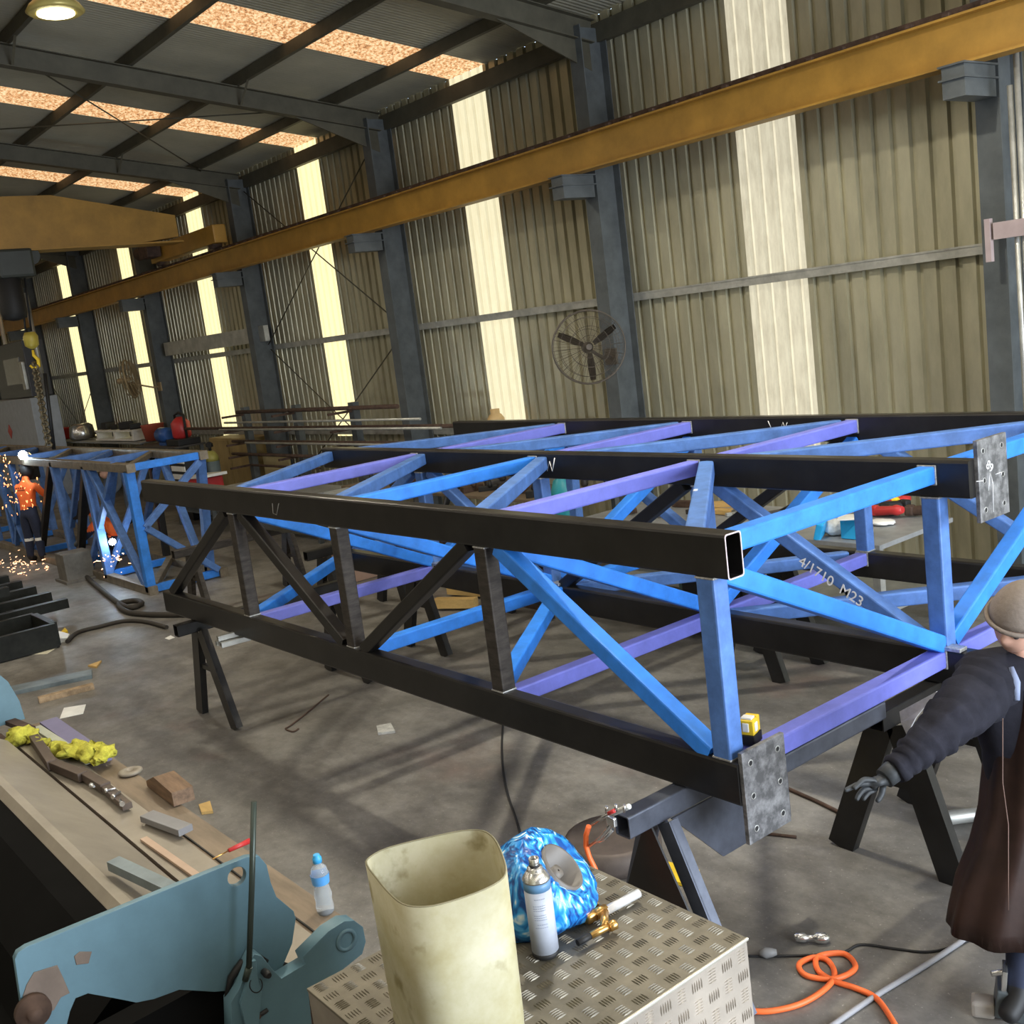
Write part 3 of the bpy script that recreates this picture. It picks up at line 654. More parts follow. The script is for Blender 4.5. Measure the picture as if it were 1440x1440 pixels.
for i in range(22):
    x = random.uniform(-14.4, -9.8); y = random.uniform(8.15, 8.75); b = MB(); s_ = random.uniform(.6, 1.5)
    b.box((x, y, .92+.04*s_), (.3*s_, .09*s_, .08*s_), rot=(0, 0, random.uniform(0, 3)), bev=.008); b.lathe((x+.05, y, .92+.06*s_), [(.03*s_, 0), (.04*s_, .03), (.02*s_, .12*s_)], 8)
    b.build('steel_part', random.choice((m_rust, m_rust, m_rawdark, m_dark, m_galv)), None, None, 'small rusty part in the clutter on the brown workbench', 'scrap', 'parts on the brown workbench')
thg('gas_bottle', 'teal gas bottle standing behind the middle chord', 'gas cylinder', mat('teal_paint', (.02, .25, .30), .4), lambda b: b.lathe((-9.15, 8.25-.5, 0), [(.11, 0), (.14, .02), (.14, 1.12), (.1, 1.24), (.04, 1.29), (.04, 1.38)], 28))
thg('timber_block', 'yellowish timber packing block left of the teal bottle, under the bench', 'timber', mat('pale_pine', (.5, .33, .12), .7, stretch=(1, 6, 6)), lambda b: b.box(PZ(640, 845, .1)+Vector((0, 0, -.02)), (.5, .12, .1), rot=(0, 0, .5)))
thg('timber_block', 'upper pale timber block of the pair seen through the truss', 'timber', mat('pale_pine', (.5, .33, .12)), lambda b: b.box(PZ(650, 838, .1)+Vector((-.2, .25, -.02)), (.6, .12, .1), rot=(0, 0, .25)))
for i, (dx, dy, lab) in enumerate(((0, 0, 'flat timber board, lower one behind the end cross member'), (.1, .25, 'flat timber board, upper one behind the end cross member'))):
    p = PZ(1085, 716-6*i, .925+.045*i); p.x = -7.3; p.y = 8.1+.1*i; thg('timber_board', lab, 'timber', mat('pale_pine', (.5, .33, .12)), lambda b, p=p: b.box(p, (.55, .12, .04), rot=(0, 0, .3*i)))
p = PY(700, 592, 9.75); t = None
thg('cork_jar', 'tan jar standing on the girt against the bright sheet', 'jar', mat('tan_jar', (.55, .38, .18), .6), lambda b: b.lathe((p.x, 9.72, 1.49), [(.11, 0), (.13, .04), (.13, .18), (.09, .24), (.07, .25), (.07, .32)], 16))

# left wall storage run
t = tbl('wall_shelf', -34.5, -25.4, 8.85, 9.45, 1.38, m_grey, m_colsteel, 'long pale wall shelf above the far truss at the left', 'shelf')
def wall_item(px, py, name, lab, cat, m, f, Y=9.15):
    q_ = PY(px, py, Y); q_.z = max(q_.z, 1.38); return thg(name, lab, cat, m, lambda b: f(b, q_))
wall_item(218, 619, 'bucket', 'red plastic bucket on the shelf beside a wall column', 'bucket', mat('faded_red', (.38, .08, .05), .6), lambda b, p: b.lathe(p, [(.2, 0), (.26, .36), (.27, .38), (.24, .38), (.19, .04)], 20))
wall_item(86, 618, 'crate', 'red plastic crate on the wall shelf left of the silver pot', 'crate', m_red, lambda b, p: b.box(p+Vector((0, 0, .17)), (1.0, .4, .32), bev=.04))
wall_item(117, 617, 'pot', 'silver pot on the wall shelf right of the red crate', 'pot', m_chrome, lambda b, p: b.lathe(p, [(.3, 0), (.34, .1), (.3, .35), (.2, .42)], 20))
wall_item(60, 615, 'carton', 'brown carton at the left end of the wall shelf', 'box', mat('cardboard', (.3, .2, .1), .8), lambda b, p: b.box(p+Vector((0, 0, .15)), (1.2, .4, .3), bev=.02))
t = thing('pallet_shelf', 'white slatted rack on the wall shelf left of the red bucket', 'rack', (-27.4, 9.2, 1.38))
for z in (1.42, 1.64): MB().box((-27.4, 9.15, z), (2.8, .4, .04)).build('board', m_white, t)
for x in (-28.7, -27.4, -26.1): MB().box((x, 9.15, 1.53), (.12, .36, .18)).build('spacer', m_white, t)
for i, (x, s_) in enumerate(((-28.3, 1.), (-27.6, .7), (-26.8, 1.1), (-26.3, .8))):
    thg('machine_part', 'small dark machine part on top of the white slatted rack', 'part', m_dark, lambda b: b.box((x, 9.15, 1.66+.09*s_), (.35*s_, .25, .17*s_), rot=(0, 0, i*.4), bev=.03), 'dark parts on the white slatted rack')
t = tbl('tool_table', -25.0, -22.6, 8.6, 9.3, 1.34, mat('dark_top', (.06, .055, .05), .6), m_colsteel, 'dark tool table between the small fan and the gas cylinder', 'table')
b = PY(278, 600, 8.95); t = thing('bottle_jack', 'red jack with black frame standing on the dark tool table', 'jack', (-22.95, 8.95, 1.34))
MB().lathe((-22.95, 8.95, 1.48), [(.16, 0), (.2, .05), (.2, .34), (.12, .42), (.06, .46)], 18).build('body', m_red, t)
q_ = MB(); q_.box((-22.95, 8.95, 1.41), (.7, .5, .14), bev=.02); q_.tube([(-23.2, 8.95, 1.45), (-23.2, 8.95, 1.98), (-22.95, 8.95, 2.03), (-22.7, 8.95, 1.98), (-22.7, 8.95, 1.45)], .03, 6); q_.build('frame', m_dark, t)
thg('motor', 'blue electric motor on the tool table in front of the red jack', 'motor', mat('motor_blue', (.02, .08, .28), .4), lambda b: (b.lathe((-23.95, 8.86, 1.56), [(.1, 0), (.17, .04), (.17, .5), (.1, .56)], 18, (.95, -.05, 0)), b.box((-23.68, 8.86, 1.37), (.4, .2, .07))))
t = thing('gas_cylinder', 'tall grey gas cylinder with yellow shoulder beside the brown cabinet', 'gas cylinder', (-20.75, 8.6, 0))
MB().lathe((-20.75, 8.6, 0), [(.13, 0), (.145, .03), (.145, 1.08)], 24).build('body', mat('cylinder_grey', (.13, .17, .18), .4), t)
MB().lathe((-20.75, 8.6, 1.08), [(.145, 0), (.14, .08), (.1, .17), (.045, .21)], 24).build('shoulder', mat('cylinder_yellow', (.35, .32, .08), .4), t)
q_ = MB(); q_.lathe((-20.75, 8.6, 1.29), [(.03, 0), (.03, .1)], 10); q_.box((-20.75, 8.6, 1.4), (.16, .1, .08), bev=.02); q_.lathe((-20.6, 8.55, 1.42), [(.06, 0), (.06, .05)], 14, (.6, -.8, 0)); q_.build('valve', m_dark, t)
t = thing('steel_cabinet', 'tall brown sheet cabinet below the bright wall sheet', 'cabinet', (-21.4, 9.5, 0))
mcab = mat('mustard_panel', (.30, .22, .09), .6, 0, .3, 2, stretch=(1, 1, .4))
MB().box((-21.4, 9.55, .71), (2.0, .5, 1.42), bev=.01).build('body', mcab, t)
for x in (-21.9, -20.9): MB().box((x, 9.29, .71), (.92, .02, 1.34)).build('door', mcab, t)
t = thing('side_panel', 'pale yellow board leaning right of the brown cabinet', 'board', (-19.6, 9.4, 0)); MB().box((-19.5, 9.375, .55), (1.1, .04, 1.1)).build('board', mat('pale_yellow_board', (.42, .36, .2), .6), t)
p = PY(285, 678, 7.9)
t = thing('toolbox', 'red toolbox with white lid edge standing in front of the gas cylinder', 'toolbox', tuple(p-Vector((0, 0, .5))))
MB().box((p.x, 7.9, p.z-.02), (1.0, .4, .26), bev=.02).build('body', m_red, t); MB().box((p.x+.1, 7.9, p.z+.13), (1.15, .44, .05), rot=(0, -.06, 0)).build('lid', m_white, t)
tbl('low_table', p.x-.9, p.x+.9, 7.6, 8.25, p.z-.15, m_grey, m_colsteel, 'low grey table carrying the red toolbox', 'table')
p = PY(263, 645, 8.2); t = thing('tool_trolley', 'tool trolley with stacked blue and white drawers behind the frame end', 'trolley', (p.x, 8.2, 0))
MB().box((p.x, 8.2, .62), (.75, .45, 1.2)).build('body', m_dark, t)
for k in range(5): MB().box((p.x+.05, 7.97, .55+k*.16), (.68, .02, .10)).build('drawer', m_white if k > 1 else m_cyan, t)
p = PY(325, 675, 8.4); thg('sack', 'tan sack slumped beside the red toolbox', 'sack', mat('hessian', (.35, .25, .1), .9, bump=.3), lambda b: b.ball((p.x+.35, 8.75, .33), .38, 3, (1, .8, .85), .05))
# more things standing between the truss and the wall
def wm(px, py, Y, w_, d_, h_, m, name, lab, cat='machine'):
    p = PY(px, py, Y); t = thing(name, lab, cat, (p.x, Y, 0))
    MB().box((p.x, Y+d_/2, h_/2+.06), (w_, d_, h_-.1), bev=.02).build('housing', m, t); MB().box((p.x, Y-.006, h_*.62), (w_*.8, .012, h_*.35)).build('front_panel', m_dark, t)
    for k in range(3): MB().lathe((p.x-w_*.25+k*w_*.25, Y-.014, h_*.7), [(.03, 0), (.025, .02)], 12, (0, -1, 0)).build('knob', m_galv, t)
    for sx in (-1, 1): MB().lathe((p.x+sx*w_*.4, Y+d_*.2, .05), [(.05, -.02), (.05, .02)], 14, (1, 0, 0)).build('wheel', m_dark, t)
wm(478, 690, 7.3, 1.0, .4, .98, mat('pale_machine_grey', (.30, .32, .33), .5), 'welding_machine', 'pale grey welding machine behind the truss, seen left of the bright blue cross member')
wm(655, 690, 7.35, .7, .4, .85, mat('dark_machine_grey', (.10, .11, .12), .5), 'welding_machine', 'dark grey welding machine standing before the brown workbench')
wm(975, 690, 7.0, .6, .35, .8, mat('machine_green', (.06, .10, .09), .5), 'compressor_box', 'dark green boxed machine behind the middle chord near the chalked brace')
p = PY(600, 672, 7.6); b = MB()
for k in range(5): b.tube([Vector((p.x+.33*math.cos(a)*(1-.03*k), 7.6+.33*math.sin(a)*.5+.02*k, .9+.33*math.sin(a)*.8)) for a in [j*math.pi/12 for j in range(24)]], .022, 6, closed=True)
b.build('cable_coil', m_dark, None, None, 'black cable coil heaped behind the middle chord', 'cable')
tbl('low_stand', p.x-.5, p.x+.5, 7.35, 7.9, .62, m_rust, m_rust, 'rusty low stand carrying the black cable coil', 'stand')
for i, (x, y, w_, h_, m, lab) in enumerate(((-8.95, 7.2, .5, .4, m_rust, 'rusty bin on the floor left of the grey workbench'),)):
    t = thing('steel_bin', lab, 'bin', (x, y, 0))
    b = MB(); b.box((x, y, .02), (w_, .5, .04))
    for sx in (-1, 1): b.box((x+sx*w_/2, y, h_/2), (.02, .52, h_))
    for sy in (-1, 1): b.box((x, y+sy*.25, h_/2), (w_, .02, h_))
    b.build('bin_body', m, t); b = MB()
    for k in range(7): b.bar((x-w_*.4+random.random()*w_*.3, y-.2+.06*k, .08+.05*k), (x+w_*.4, y-.15+.05*k, h_*.9+.03*k), .04, .04)
    b.build('scrap_fill', m_rust, t, kind='stuff')
b = MB(); p = PZ(535, 757, .35); b.box((p.x+.2, p.y-.55, .17), (.9, .6, .33), bev=.01); b.build('cardboard_box', mat('pink_cardboard', (.30, .20, .15), .8), None, None, 'pinkish brown cardboard box seen under the top chord left of the middle post', 'box')
for i in range(8):
    x = -12.6+i*.42; b = MB(); b.bar((x, 8.93, .96), (x+.1, 8.97, 1.28+.1*(i % 3)), .05, .03); b.lathe((x+.05, 8.85, .93), [(.04, 0), (.05, .03), (.03, .15+.05*(i % 2)), (.01, .2+.05*(i % 2))], 8)
    b.build('hand_tool', random.choice((m_rust, m_dark, m_rawdark)), None, None, 'dark hand tool standing along the back edge of the brown workbench', 'tool', 'tools along the back of the brown workbench')
# machine cabinet at the picture's left edge
p0 = PY(-10, 620, 8.0); p1 = PY(42, 560, 8.0)
t = thing('machine_cabinet', 'pale grey cabinet with red diamond sign at the far left edge', 'cabinet', ((p0.x+p1.x)/2, 8.3, 0))
MB().box(((p0.x+p1.x)/2-1.5, 8.35, p1.z/2), (p1.x-p0.x+3, .7, p1.z), bev=.02).build('body', mat('pale_grey_paint', (.36, .40, .46), .5), t)
s_ = PY(14, 607, 7.985); MB().prism([s_+Vector((-.22, 0, 0)), s_+Vector((0, 0, .2)), s_+Vector((.22, 0, 0)), s_+Vector((0, 0, -.2))], (0, .012, 0)).build('hazard_diamond', m_red, t)
t = thing('machine_tool', 'dark machine with glazed guard above the pale cabinet', 'machine', (p1.x-1, 8.6, p1.z+.1))
mx = p1.x
MB().box((mx-1.9, 8.42, p1.z+.77), (3.2, .55, 1.5), bev=.02).build('housing', mat('machine_dark', (.05, .05, .055), .4), t)
MB().box((mx-1.6, 8.13, p1.z+.75), (1.6, .03, .7)).build('guard_window', mat('dusty_glass', (.22, .22, .2), .15), t)
MB().box((mx-.5, 8.1, p1.z+.6), (.28, .1, .75), bev=.03).build('control_box', m_galv, t)
for dx in (.05, -2.9): MB().tube([(mx+dx, 8.4, p1.z+.02), (mx+dx-.05, 8.4, p1.z+2.7)], .06, 8).build('post', m_galv, t)

# right edge column fittings: conduit and bracket arm
t = thing('conduit', 'thin pale conduits running down past the right hand column', 'pipe', (-4.4, 9.5, 0))
for x0, x1 in ((1428, 1440), (1420, 1428)):
    a = PY(x0, 62 if x0 > 1425 else 120, 9.3); MB().tube([(a.x, 9.3, a.z), (a.x+.02, 9.3, .2)], .025, 8).build('pipe', m_galv, t)
a = PY(1400, 325, 9.25); thg('bracket_arm', 'pink grey steel arm sticking out from the right hand column', 'bracket', mat('pinkish_steel', (.34, .27, .27), .5), lambda b: (b.box(a+Vector((.35, 0, 0)), (.7, .08, .14)), b.box(a+Vector((-.05, -.02, -.07)), (.05, .05, .36)), b.box(a+Vector((.0, .11, .02)), (.06, .18, .06))))

# ------------------------------------------------------------------ things on the far floor
def ladder(x0, x1, y0, y1, z, nr, lab, over=.55):
    t = thing('steel_ladder_frame', lab, 'steel frame', ((x0+x1)/2, (y0+y1)/2, z))
    mk = mat('oily_black_steel', (.016, .017, .015), .45, .3, .4, 6, spec=.25)
    for y in (y0, y1): MB().bar((x0, y, z+.09), (x1, y, z+.09), .1, .16, (0, 0, 1), .006).build('rail', mk, t)
    for k in range(nr):
        x = x0+(x1-x0)*(k+.5)/nr; MB().bar((x, y0-.05, z+.215), (x, y1+over, z+.215), .13, .12, (0, 0, 1), .004).build('rung', mk, t)
ladder(-19.2, -14.1, 2.2, 3.2, 0, 7, 'lower black steel ladder frame in the stack on the floor, nearest the blue frame')
ladder(-18.6, -14.3, 1.7, 2.6, .275, 5, 'upper black steel ladder frame lying across the stack on the floor')
t = thing('steel_tray', 'open black steel box frame in front of the ladder frames', 'steel frame', (-14, 2.6, 0))
mk = MC['oily_black_steel']
for p_, q_ in (((-13.05, 1.6, .15), (-13.05, 3.2, .15)), ((-13.95, 1.6, .15), (-13.95, 3.2, .15)), ((-13.1, 3.2, .15), (-13.9, 3.2, .15)), ((-13.1, 1.6, .15), (-13.9, 1.6, .15))): MB().bar(p_, q_, .08, .28, (0, 0, 1), .004).build('side', mk, t)
MB().bar((-13.4, 1.8, .15), (-13.3, 3.1, .15), .12, .02, (0, 0, 1), 0).build('pale_strip', m_galv, t)
def floor_strip(name, pts, w_, h_, m, lab, cat):
    a, c = [PZ(*q_) for q_ in pts]; b = MB(); b.bar(a+Vector((0, 0, h_/2)), c+Vector((0, 0, h_/2)), w_, h_, (0, 0, 1), 0); return b.build(name, m, None, None, lab, cat)
m_bluegrey = mat('blue_grey_plate', (.17, .21, .23), .45, .3, .35, 4)
floor_strip('flat_bar', ((-20, 925), (62, 908)), .3, .02, m_bluegrey, 'grey flat bar on the floor along the black frames', 'flat bar')
floor_strip('steel_angle', ((12, 975), (130, 950)), .24, .04, m_bluegrey, 'wide blue grey steel length on the floor behind the blue machine', 'steel length')
floor_strip('timber_batten', ((55, 988), (132, 968)), .09, .05, mat('split_timber', (.33, .24, .15), .8, 0, .5, 14, .3), 'splintered timber batten on the floor beside the white sheet', 'timber')
def paper(pts, lab, m=m_white, name='paper_sheet', cat='paper', th=.004, z=0):
    b = MB(); P_ = [PZ(*q_, z) for q_ in pts]; b.prism([v+Vector((0, 0, .001)) for v in P_], (0, 0, th)); return b.build(name, m, None, None, lab, cat)
paper([(84, 1011), (90, 996), (121, 991), (117, 1004)], 'white paper sheet on the floor by the timber batten')
paper([(34, 921), (46, 913), (80, 911), (66, 920)], 'cream torn paper on the floor beside the black box frame', mat('cream_paper', (.6, .57, .45), .9))
paper([(76, 901), (84, 893), (99, 897), (96, 903), (82, 904)], 'crumpled white rag on the floor at the corner of the black box frame', name='rag', cat='rag', th=.05)
paper([(86, 892), (92, 886), (96, 890), (90, 894)], 'small yellow scrap beside the white floor rag', m_ylw, 'scrap', 'scrap', .03)
paper([(124, 938), (138, 933), (143, 931), (136, 940)], 'pale chip of wood on the floor left of the left trestle', mat('pale_pine', (.5, .33, .12)), 'wood_chip', 'scrap', .02)
paper([(532, 1034), (530, 1024), (550, 1020), (556, 1031)], 'dirty white tissue on the floor under the truss', mat('dirty_white', (.42, .42, .40), .9, 0, .3, 20), 'tissue', 'paper', .02)
paper([(232, 898), (240, 894), (246, 897), (238, 900)], 'tiny white paper scrap on the open floor left of the left trestle')
paper([(280, 1135), (296, 1130), (300, 1144), (284, 1146)], 'pale wood chip on the floor beside the machine bed', mat('pale_pine', (.5, .33, .12)), 'wood_chip', 'scrap', .02)
b = MB(); b.box((-17.2, 4.68, .22), (.42, .42, .44), bev=.01); b.box((-17.2, 4.68, .02), (.6, .5, .04)); tag(b.build('steel_block', mat('scaly_block', (.14, .13, .115), .7, .2, .3)), 'square dark steel block standing at the foot of the blue frame', 'block')
def cable(name, pts, r, m, lab, cat='cable', z=0):
    P_ = [PZ(x, y, z)+Vector((0, 0, r)) for x, y in pts]
    # smooth
    Q = []
    for i in range(len(P_)-1):
        p0, p1, p2, p3 = P_[max(i-1, 0)], P_[i], P_[i+1], P_[min(i+2, len(P_)-1)]
        for k in range(6):
            t_ = k/6; Q.append(.5*((2*p1)+(-p0+p2)*t_+(2*p0-5*p1+4*p2-p3)*t_*t_+(-p0+3*p1-3*p2+p3)*t_**3))
    Q.append(P_[-1]); b = MB(); b.tube(Q, r, 8); return b.build(name, m, None, None, lab, cat)
m_cable = mat('brown_black_cable', (.03, .025, .02), .7)
cable('power_cable', [(123, 815), (140, 830), (165, 850), (185, 858), (200, 852), (190, 848), (168, 853), (180, 864), (215, 868), (262, 868)], .035, m_cable, 'thick dark cable bundle from the steel block to the near truss')
cable('power_cable', [(95, 905), (110, 892), (140, 884), (175, 876), (205, 877), (235, 885)], .025, m_cable, 'thinner dark cable snaking across the floor beyond the white rag')
cable('power_cable', [(712, 960), (708, 1010), (706, 1060), (712, 1110), (728, 1160), (738, 1200)], .008, m_dark, 'thin black lead running on the floor under the truss to the box')
cable('power_cable', [(1050, 1346), (1100, 1346), (1180, 1342), (1210, 1330), (1260, 1336), (1310, 1340), (1360, 1325), (1400, 1300)], .006, m_dark, 'thin dark lead on the floor above the orange hose', 'cable')
cable('orange_hose', [(1040, 1424), (1080, 1426), (1125, 1416), (1160, 1395), (1174, 1375), (1165, 1355), (1145, 1350), (1124, 1360), (1135, 1376), (1175, 1380), (1203, 1365), (1190, 1346), (1165, 1345), (1148, 1352), (1152, 1370), (1175, 1384), (1205, 1394), (1235, 1410), (1262, 1450)], .013, m_orange, 'bright orange gas hose looped on the floor beside the checker plate box', 'hose')
cable('grey_hose', [(1150, 1460), (1230, 1405), (1300, 1362), (1372, 1314)], .012, mat('grey_rubber', (.28, .28, .30), .6), 'straight grey hose on the floor right of the orange hose', 'hose')
cable('steel_rod', [(965, 1162), (1035, 1170), (1120, 1179)], .009, m_rust, 'thin rod on the floor behind the lower end plate', 'rod')
cable('steel_rod', [(1100, 1108), (1150, 1130), (1192, 1151)], .012, m_rust, 'brown rod on the floor running to the trestle foot', 'rod')
cable('steel_hook', [(462, 978), (430, 1005), (408, 1022), (402, 1026), (412, 1030), (420, 1026)], .007, m_rust, 'thin rusty hooked wire on the floor under the near truss', 'wire')
# connector, plug, bits
p = PZ(1140, 1335, 0); thg('hose_connector', 'chrome hose connector lying on the floor above the orange loop', 'connector', m_chrome, lambda b: (b.lathe(p+Vector((-.09, 0, .025)), [(.012, 0), (.022, .01), (.022, .05), (.014, .06), (.014, .09), (.026, .1), (.026, .14), (.012, .16)], 14, (.8, .6, 0))))
p2 = PZ(1093, 1346, 0); thg('plug', 'small grey plug on the thin dark lead', 'plug', mat('grey_plug', (.2, .2, .2), .5), lambda b: b.lathe(p2+Vector((0, 0, .025)), [(.012, 0), (.02, .02), (.026, .05), (.012, .08)], 12, (-.7, -.7, 0)))
p3 = PZ(1350, 1156, 0); t = thing('angle_grinder', 'grey grinder lying on the floor between trestle and worker', 'grinder', tuple(p3))
MB().lathe(p3+Vector((-.05, -.1, .045)), [(.03, 0), (.04, .03), (.04, .2), (.03, .26)], 16, (.6, .8, 0)).build('body', m_galv, t)
MB().lathe(p3+Vector((-.06, -.1, .01)), [(.06, 0), (.062, .004)], 20).build('disc', m_white, t); MB().lathe(p3+Vector((.06, .06, .045)), [(.036, 0), (.036, .05)], 16, (.6, .8, 0)).build('collar', m_red, t)

# ------------------------------------------------------------------ laser level on the end cross member
p = PZ(1098, 1030, BZ+CH); p = Vector((P[4]-.02, 3.47, BZ+CH+.003))
t = thing('laser_level', 'small yellow and black laser level standing on the lower end cross member', 'laser level', tuple(p))
rot = Euler((0, 0, .3)).to_matrix()
def lb(c, d, nm, m): return MB().box(p+rot@Vector(c), d, rot=rot, bev=.004).build(nm, m, t)
lb((0, 0, .022), (.075, .09, .044), 'base', m_dark); lb((0, -.012, .078), (.07, .055, .066), 'body', m_ylw); lb((0, .034, .075), (.06, .03, .075), 'battery', m_ylw)
lb((.036, -.01, .078), (.006, .03, .04), 'window', m_white); lb((-.0, -.041, .08), (.03, .006, .04), 'window', m_white); lb((0, -.01, .116), (.05, .04, .01), 'cap', m_white); lb((.0, .05, .075), (.05, .006, .05), 'battery_face', m_dark)

# torch clamped at the trestle beam end
e = Vector((-3.3, 2.90, .84))
t = thing('gas_torch', 'bright metal torch with clamp on the trestle beam end by the orange hose', 'torch', tuple(e))
def EP(x, y, dy=0): return PY(x, y, 2.86+dy)
MB().tube([EP(833, 1160), EP(848, 1150), EP(866, 1138)], .008, 8).build('handle', m_chrome, t)
MB().tube([EP(848, 1150, .03), EP(885, 1134, .03)], .012, 8).build('body', m_galv, t)
for x, y in ((853, 1134), (866, 1131), (878, 1132)): MB().tube([EP(x, y+10), EP(x, y)], .007, 8).build('valve_knob', m_chrome, t)
MB().tube([EP(829, 1190), EP(845, 1178), EP(855, 1165), EP(862, 1152)], .008, 8).build('clamp_arm', m_chrome, t)
MB().tube([EP(832, 1188, .02), EP(850, 1180, .02), EP(862, 1166, .02)], .008, 8).build('clamp_arm', m_chrome, t)
MB().box(EP(860, 1155), (.05, .02, .04), bev=.005).build('clamp_jaw', m_chrome, t)
MB().tube([EP(856, 1144, -.01), EP(864, 1140, -.01)], .009, 8).build('red_band', m_red, t)
b = MB(); b.tube([EP(828, 1162), EP(824, 1175), EP(824, 1190), EP(829, 1206), EP(837, 1222), EP(842, 1250), Vector((-3.5, 2.75, .3)), Vector((-3.5, 2.6, .02))], .012, 8); b.build('orange_hose', m_orange, None, None, 'short orange hose dropping from the bright torch behind the box', 'hose')
b = MB(); c = PZ(865, 1205); c.z = 0; b.lathe(c, [(.02, .0), (.26, 0), (.27, .04), (.27, .13), (.24, .14)], 28); b.build('steel_drum', mat('brown_drum', (.10, .08, .07), .6, .2, .4, 4), None, None, 'low brown drum on the floor beneath the bright torch', 'drum')
b = MB(); c = PZ(892, 1210); b.box((c.x+.1, c.y-.02, .012), (.6, .16, .02), rot=(0, 0, .2)); b.build('floor_strip', m_ylw, None, None, 'yellow strip on the floor beside the gusseted trestle', 'strip')
from mathutils import noise as mn

# ------------------------------------------------------------------ foreground: checker plate box
BX0, BX1, BY0, BY1, BZT = -2.30, -1.635, .96, 1.79, 1.50
def checker(b, o, u, v, L1, L2, n, pitch=.05):
    """raised tread bars, groups of five, alternating direction"""
    o = Vector(o); u = Vector(u); v = Vector(v); nn = Vector(n); i = 0
    nu = int(L1/pitch); nv = int(L2/pitch)
    for a in range(nu):
        for c in range(nv):
            cc = o+u*(a+.5)*L1/nu+v*(c+.5)*L2/nv; k = (a+c) % 2
            d, s_ = (u, v) if k else (v, u)
            for m in range(-2, 3):
                p_ = cc+s_*m*.0075; L = .015
                vs = [b.bm.verts.new(p_+d*x+s_*y+nn*z) for x, y, z in ((-L, 0, 0), (0, -.0022, 0), (L, 0, 0), (0, .0022, 0), (-L*.45, 0, .0030), (L*.45, 0, .0030))]
                for f in ((0, 1, 4), (1, 5, 4), (1, 2, 5), (2, 3, 5), (3, 4, 5), (3, 0, 4)): b.bm.faces.new([vs[q] for q in f])
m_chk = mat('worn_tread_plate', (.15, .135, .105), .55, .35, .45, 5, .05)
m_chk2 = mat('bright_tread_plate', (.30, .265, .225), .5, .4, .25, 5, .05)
t = thing('checker_plate_box', 'tall aluminium checker plate box in the foreground carrying the container and can', 'box', ((BX0+BX1)/2, (BY0+BY1)/2, 0))
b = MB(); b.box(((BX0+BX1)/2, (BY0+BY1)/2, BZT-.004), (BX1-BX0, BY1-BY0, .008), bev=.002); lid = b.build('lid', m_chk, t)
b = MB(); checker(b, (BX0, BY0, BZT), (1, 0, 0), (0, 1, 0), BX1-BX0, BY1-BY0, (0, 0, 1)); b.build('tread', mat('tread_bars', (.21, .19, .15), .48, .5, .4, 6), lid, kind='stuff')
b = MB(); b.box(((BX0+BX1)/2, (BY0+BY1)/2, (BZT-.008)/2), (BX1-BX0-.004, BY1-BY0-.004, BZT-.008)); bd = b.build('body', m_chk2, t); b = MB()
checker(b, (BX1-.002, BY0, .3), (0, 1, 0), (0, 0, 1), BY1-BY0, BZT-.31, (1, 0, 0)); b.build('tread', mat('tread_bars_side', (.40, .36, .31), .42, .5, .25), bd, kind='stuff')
MB().bar((BX1, BY0, BZT-.003), (BX1, BY1, BZT-.003), .006, .008, (0, 0, 1), .002).build('edge_trim', mat('edge_bright', (.5, .48, .42), .35, .6), t)

# cut open container
rim = [(514, 1216), (519, 1205), (545, 1192), (600, 1178), (650, 1168), (680, 1168), (697, 1180), (708, 1203), (713, 1225), (704, 1240), (670, 1257), (620, 1273), (590, 1277), (566, 1273), (547, 1258), (530, 1238)]
RP0 = [PZ(x, y, 1.90) for x, y in rim]; RP = []
for i in range(16):
    q0, q1, q2, q3 = RP0[i-1], RP0[i], RP0[(i+1) % 16], RP0[(i+2) % 16]
    for k in range(3):
        f = k/3; RP.append(.5*((2*q1)+(-q0+q2)*f+(2*q0-5*q1+4*q2-q3)*f*f+(-q0+3*q1-3*q2+q3)*f**3))
cen = sum(RP, Vector())/len(RP)
m_cont = mat('yellowed_plastic', (.33, .295, .16), .5, 0, .3, 5, 0, col2=(.45, .425, .30), thresh=(.35, .6))
nt = m_cont.node_tree; N = nt.nodes; L = nt.links; bs = N['Principled BSDF']
nz = N.new('ShaderNodeTexNoise'); nz.inputs['Scale'].default_value = 11; nz.inputs['Detail'].default_value = 5
rp_ = N.new('ShaderNodeValToRGB'); rp_.color_ramp.elements[0].position = .575; rp_.color_ramp.elements[0].color = (0, 0, 0, 1); rp_.color_ramp.elements[1].position = .69; rp_.color_ramp.elements[1].color = (1, 1, 1, 1)
mx_ = N.new('ShaderNodeMixRGB'); mx_.inputs[2].default_value = (.20, .17, .07, 1)
old = bs.inputs['Base Color'].links[0].from_socket
tc = N.new('ShaderNodeTexCoord'); L.new(tc.outputs['Object'], nz.inputs['Vector']); L.new(nz.outputs['Fac'], rp_.inputs[0]); L.new(rp_.outputs[0], mx_.inputs[0]); L.new(old, mx_.inputs[1]); L.new(mx_.outputs[0], bs.inputs['Base Color'])
bs.inputs['Subsurface Weight'].default_value = .15; bs.inputs['Subsurface Radius'].default_value = (.03, .03, .02)
t = thing('cut_container', 'cut-open yellowed plastic container with stains on the checker plate box', 'container', (cen.x, cen.y, 1.5))
b = MB(); rings = []
lev = [(1.5023, .90), (1.53, .95), (1.545, .935), (1.56, .955), (1.7, .975), (1.90, 1.0)]
def ringpts(sc, z, ins=0): return [Vector((cen.x+(p.x-cen.x)*sc*(1-ins), cen.y+(p.y-cen.y)*sc*(1-ins), z)) for p in RP]
seq = [(z, s_, 0) for z, s_ in lev]+[(1.90, 1.0, .03)]+[(z, s_, .03) for z, s_ in lev[::-1][1:-1]]+[(1.508, .9, .03)]
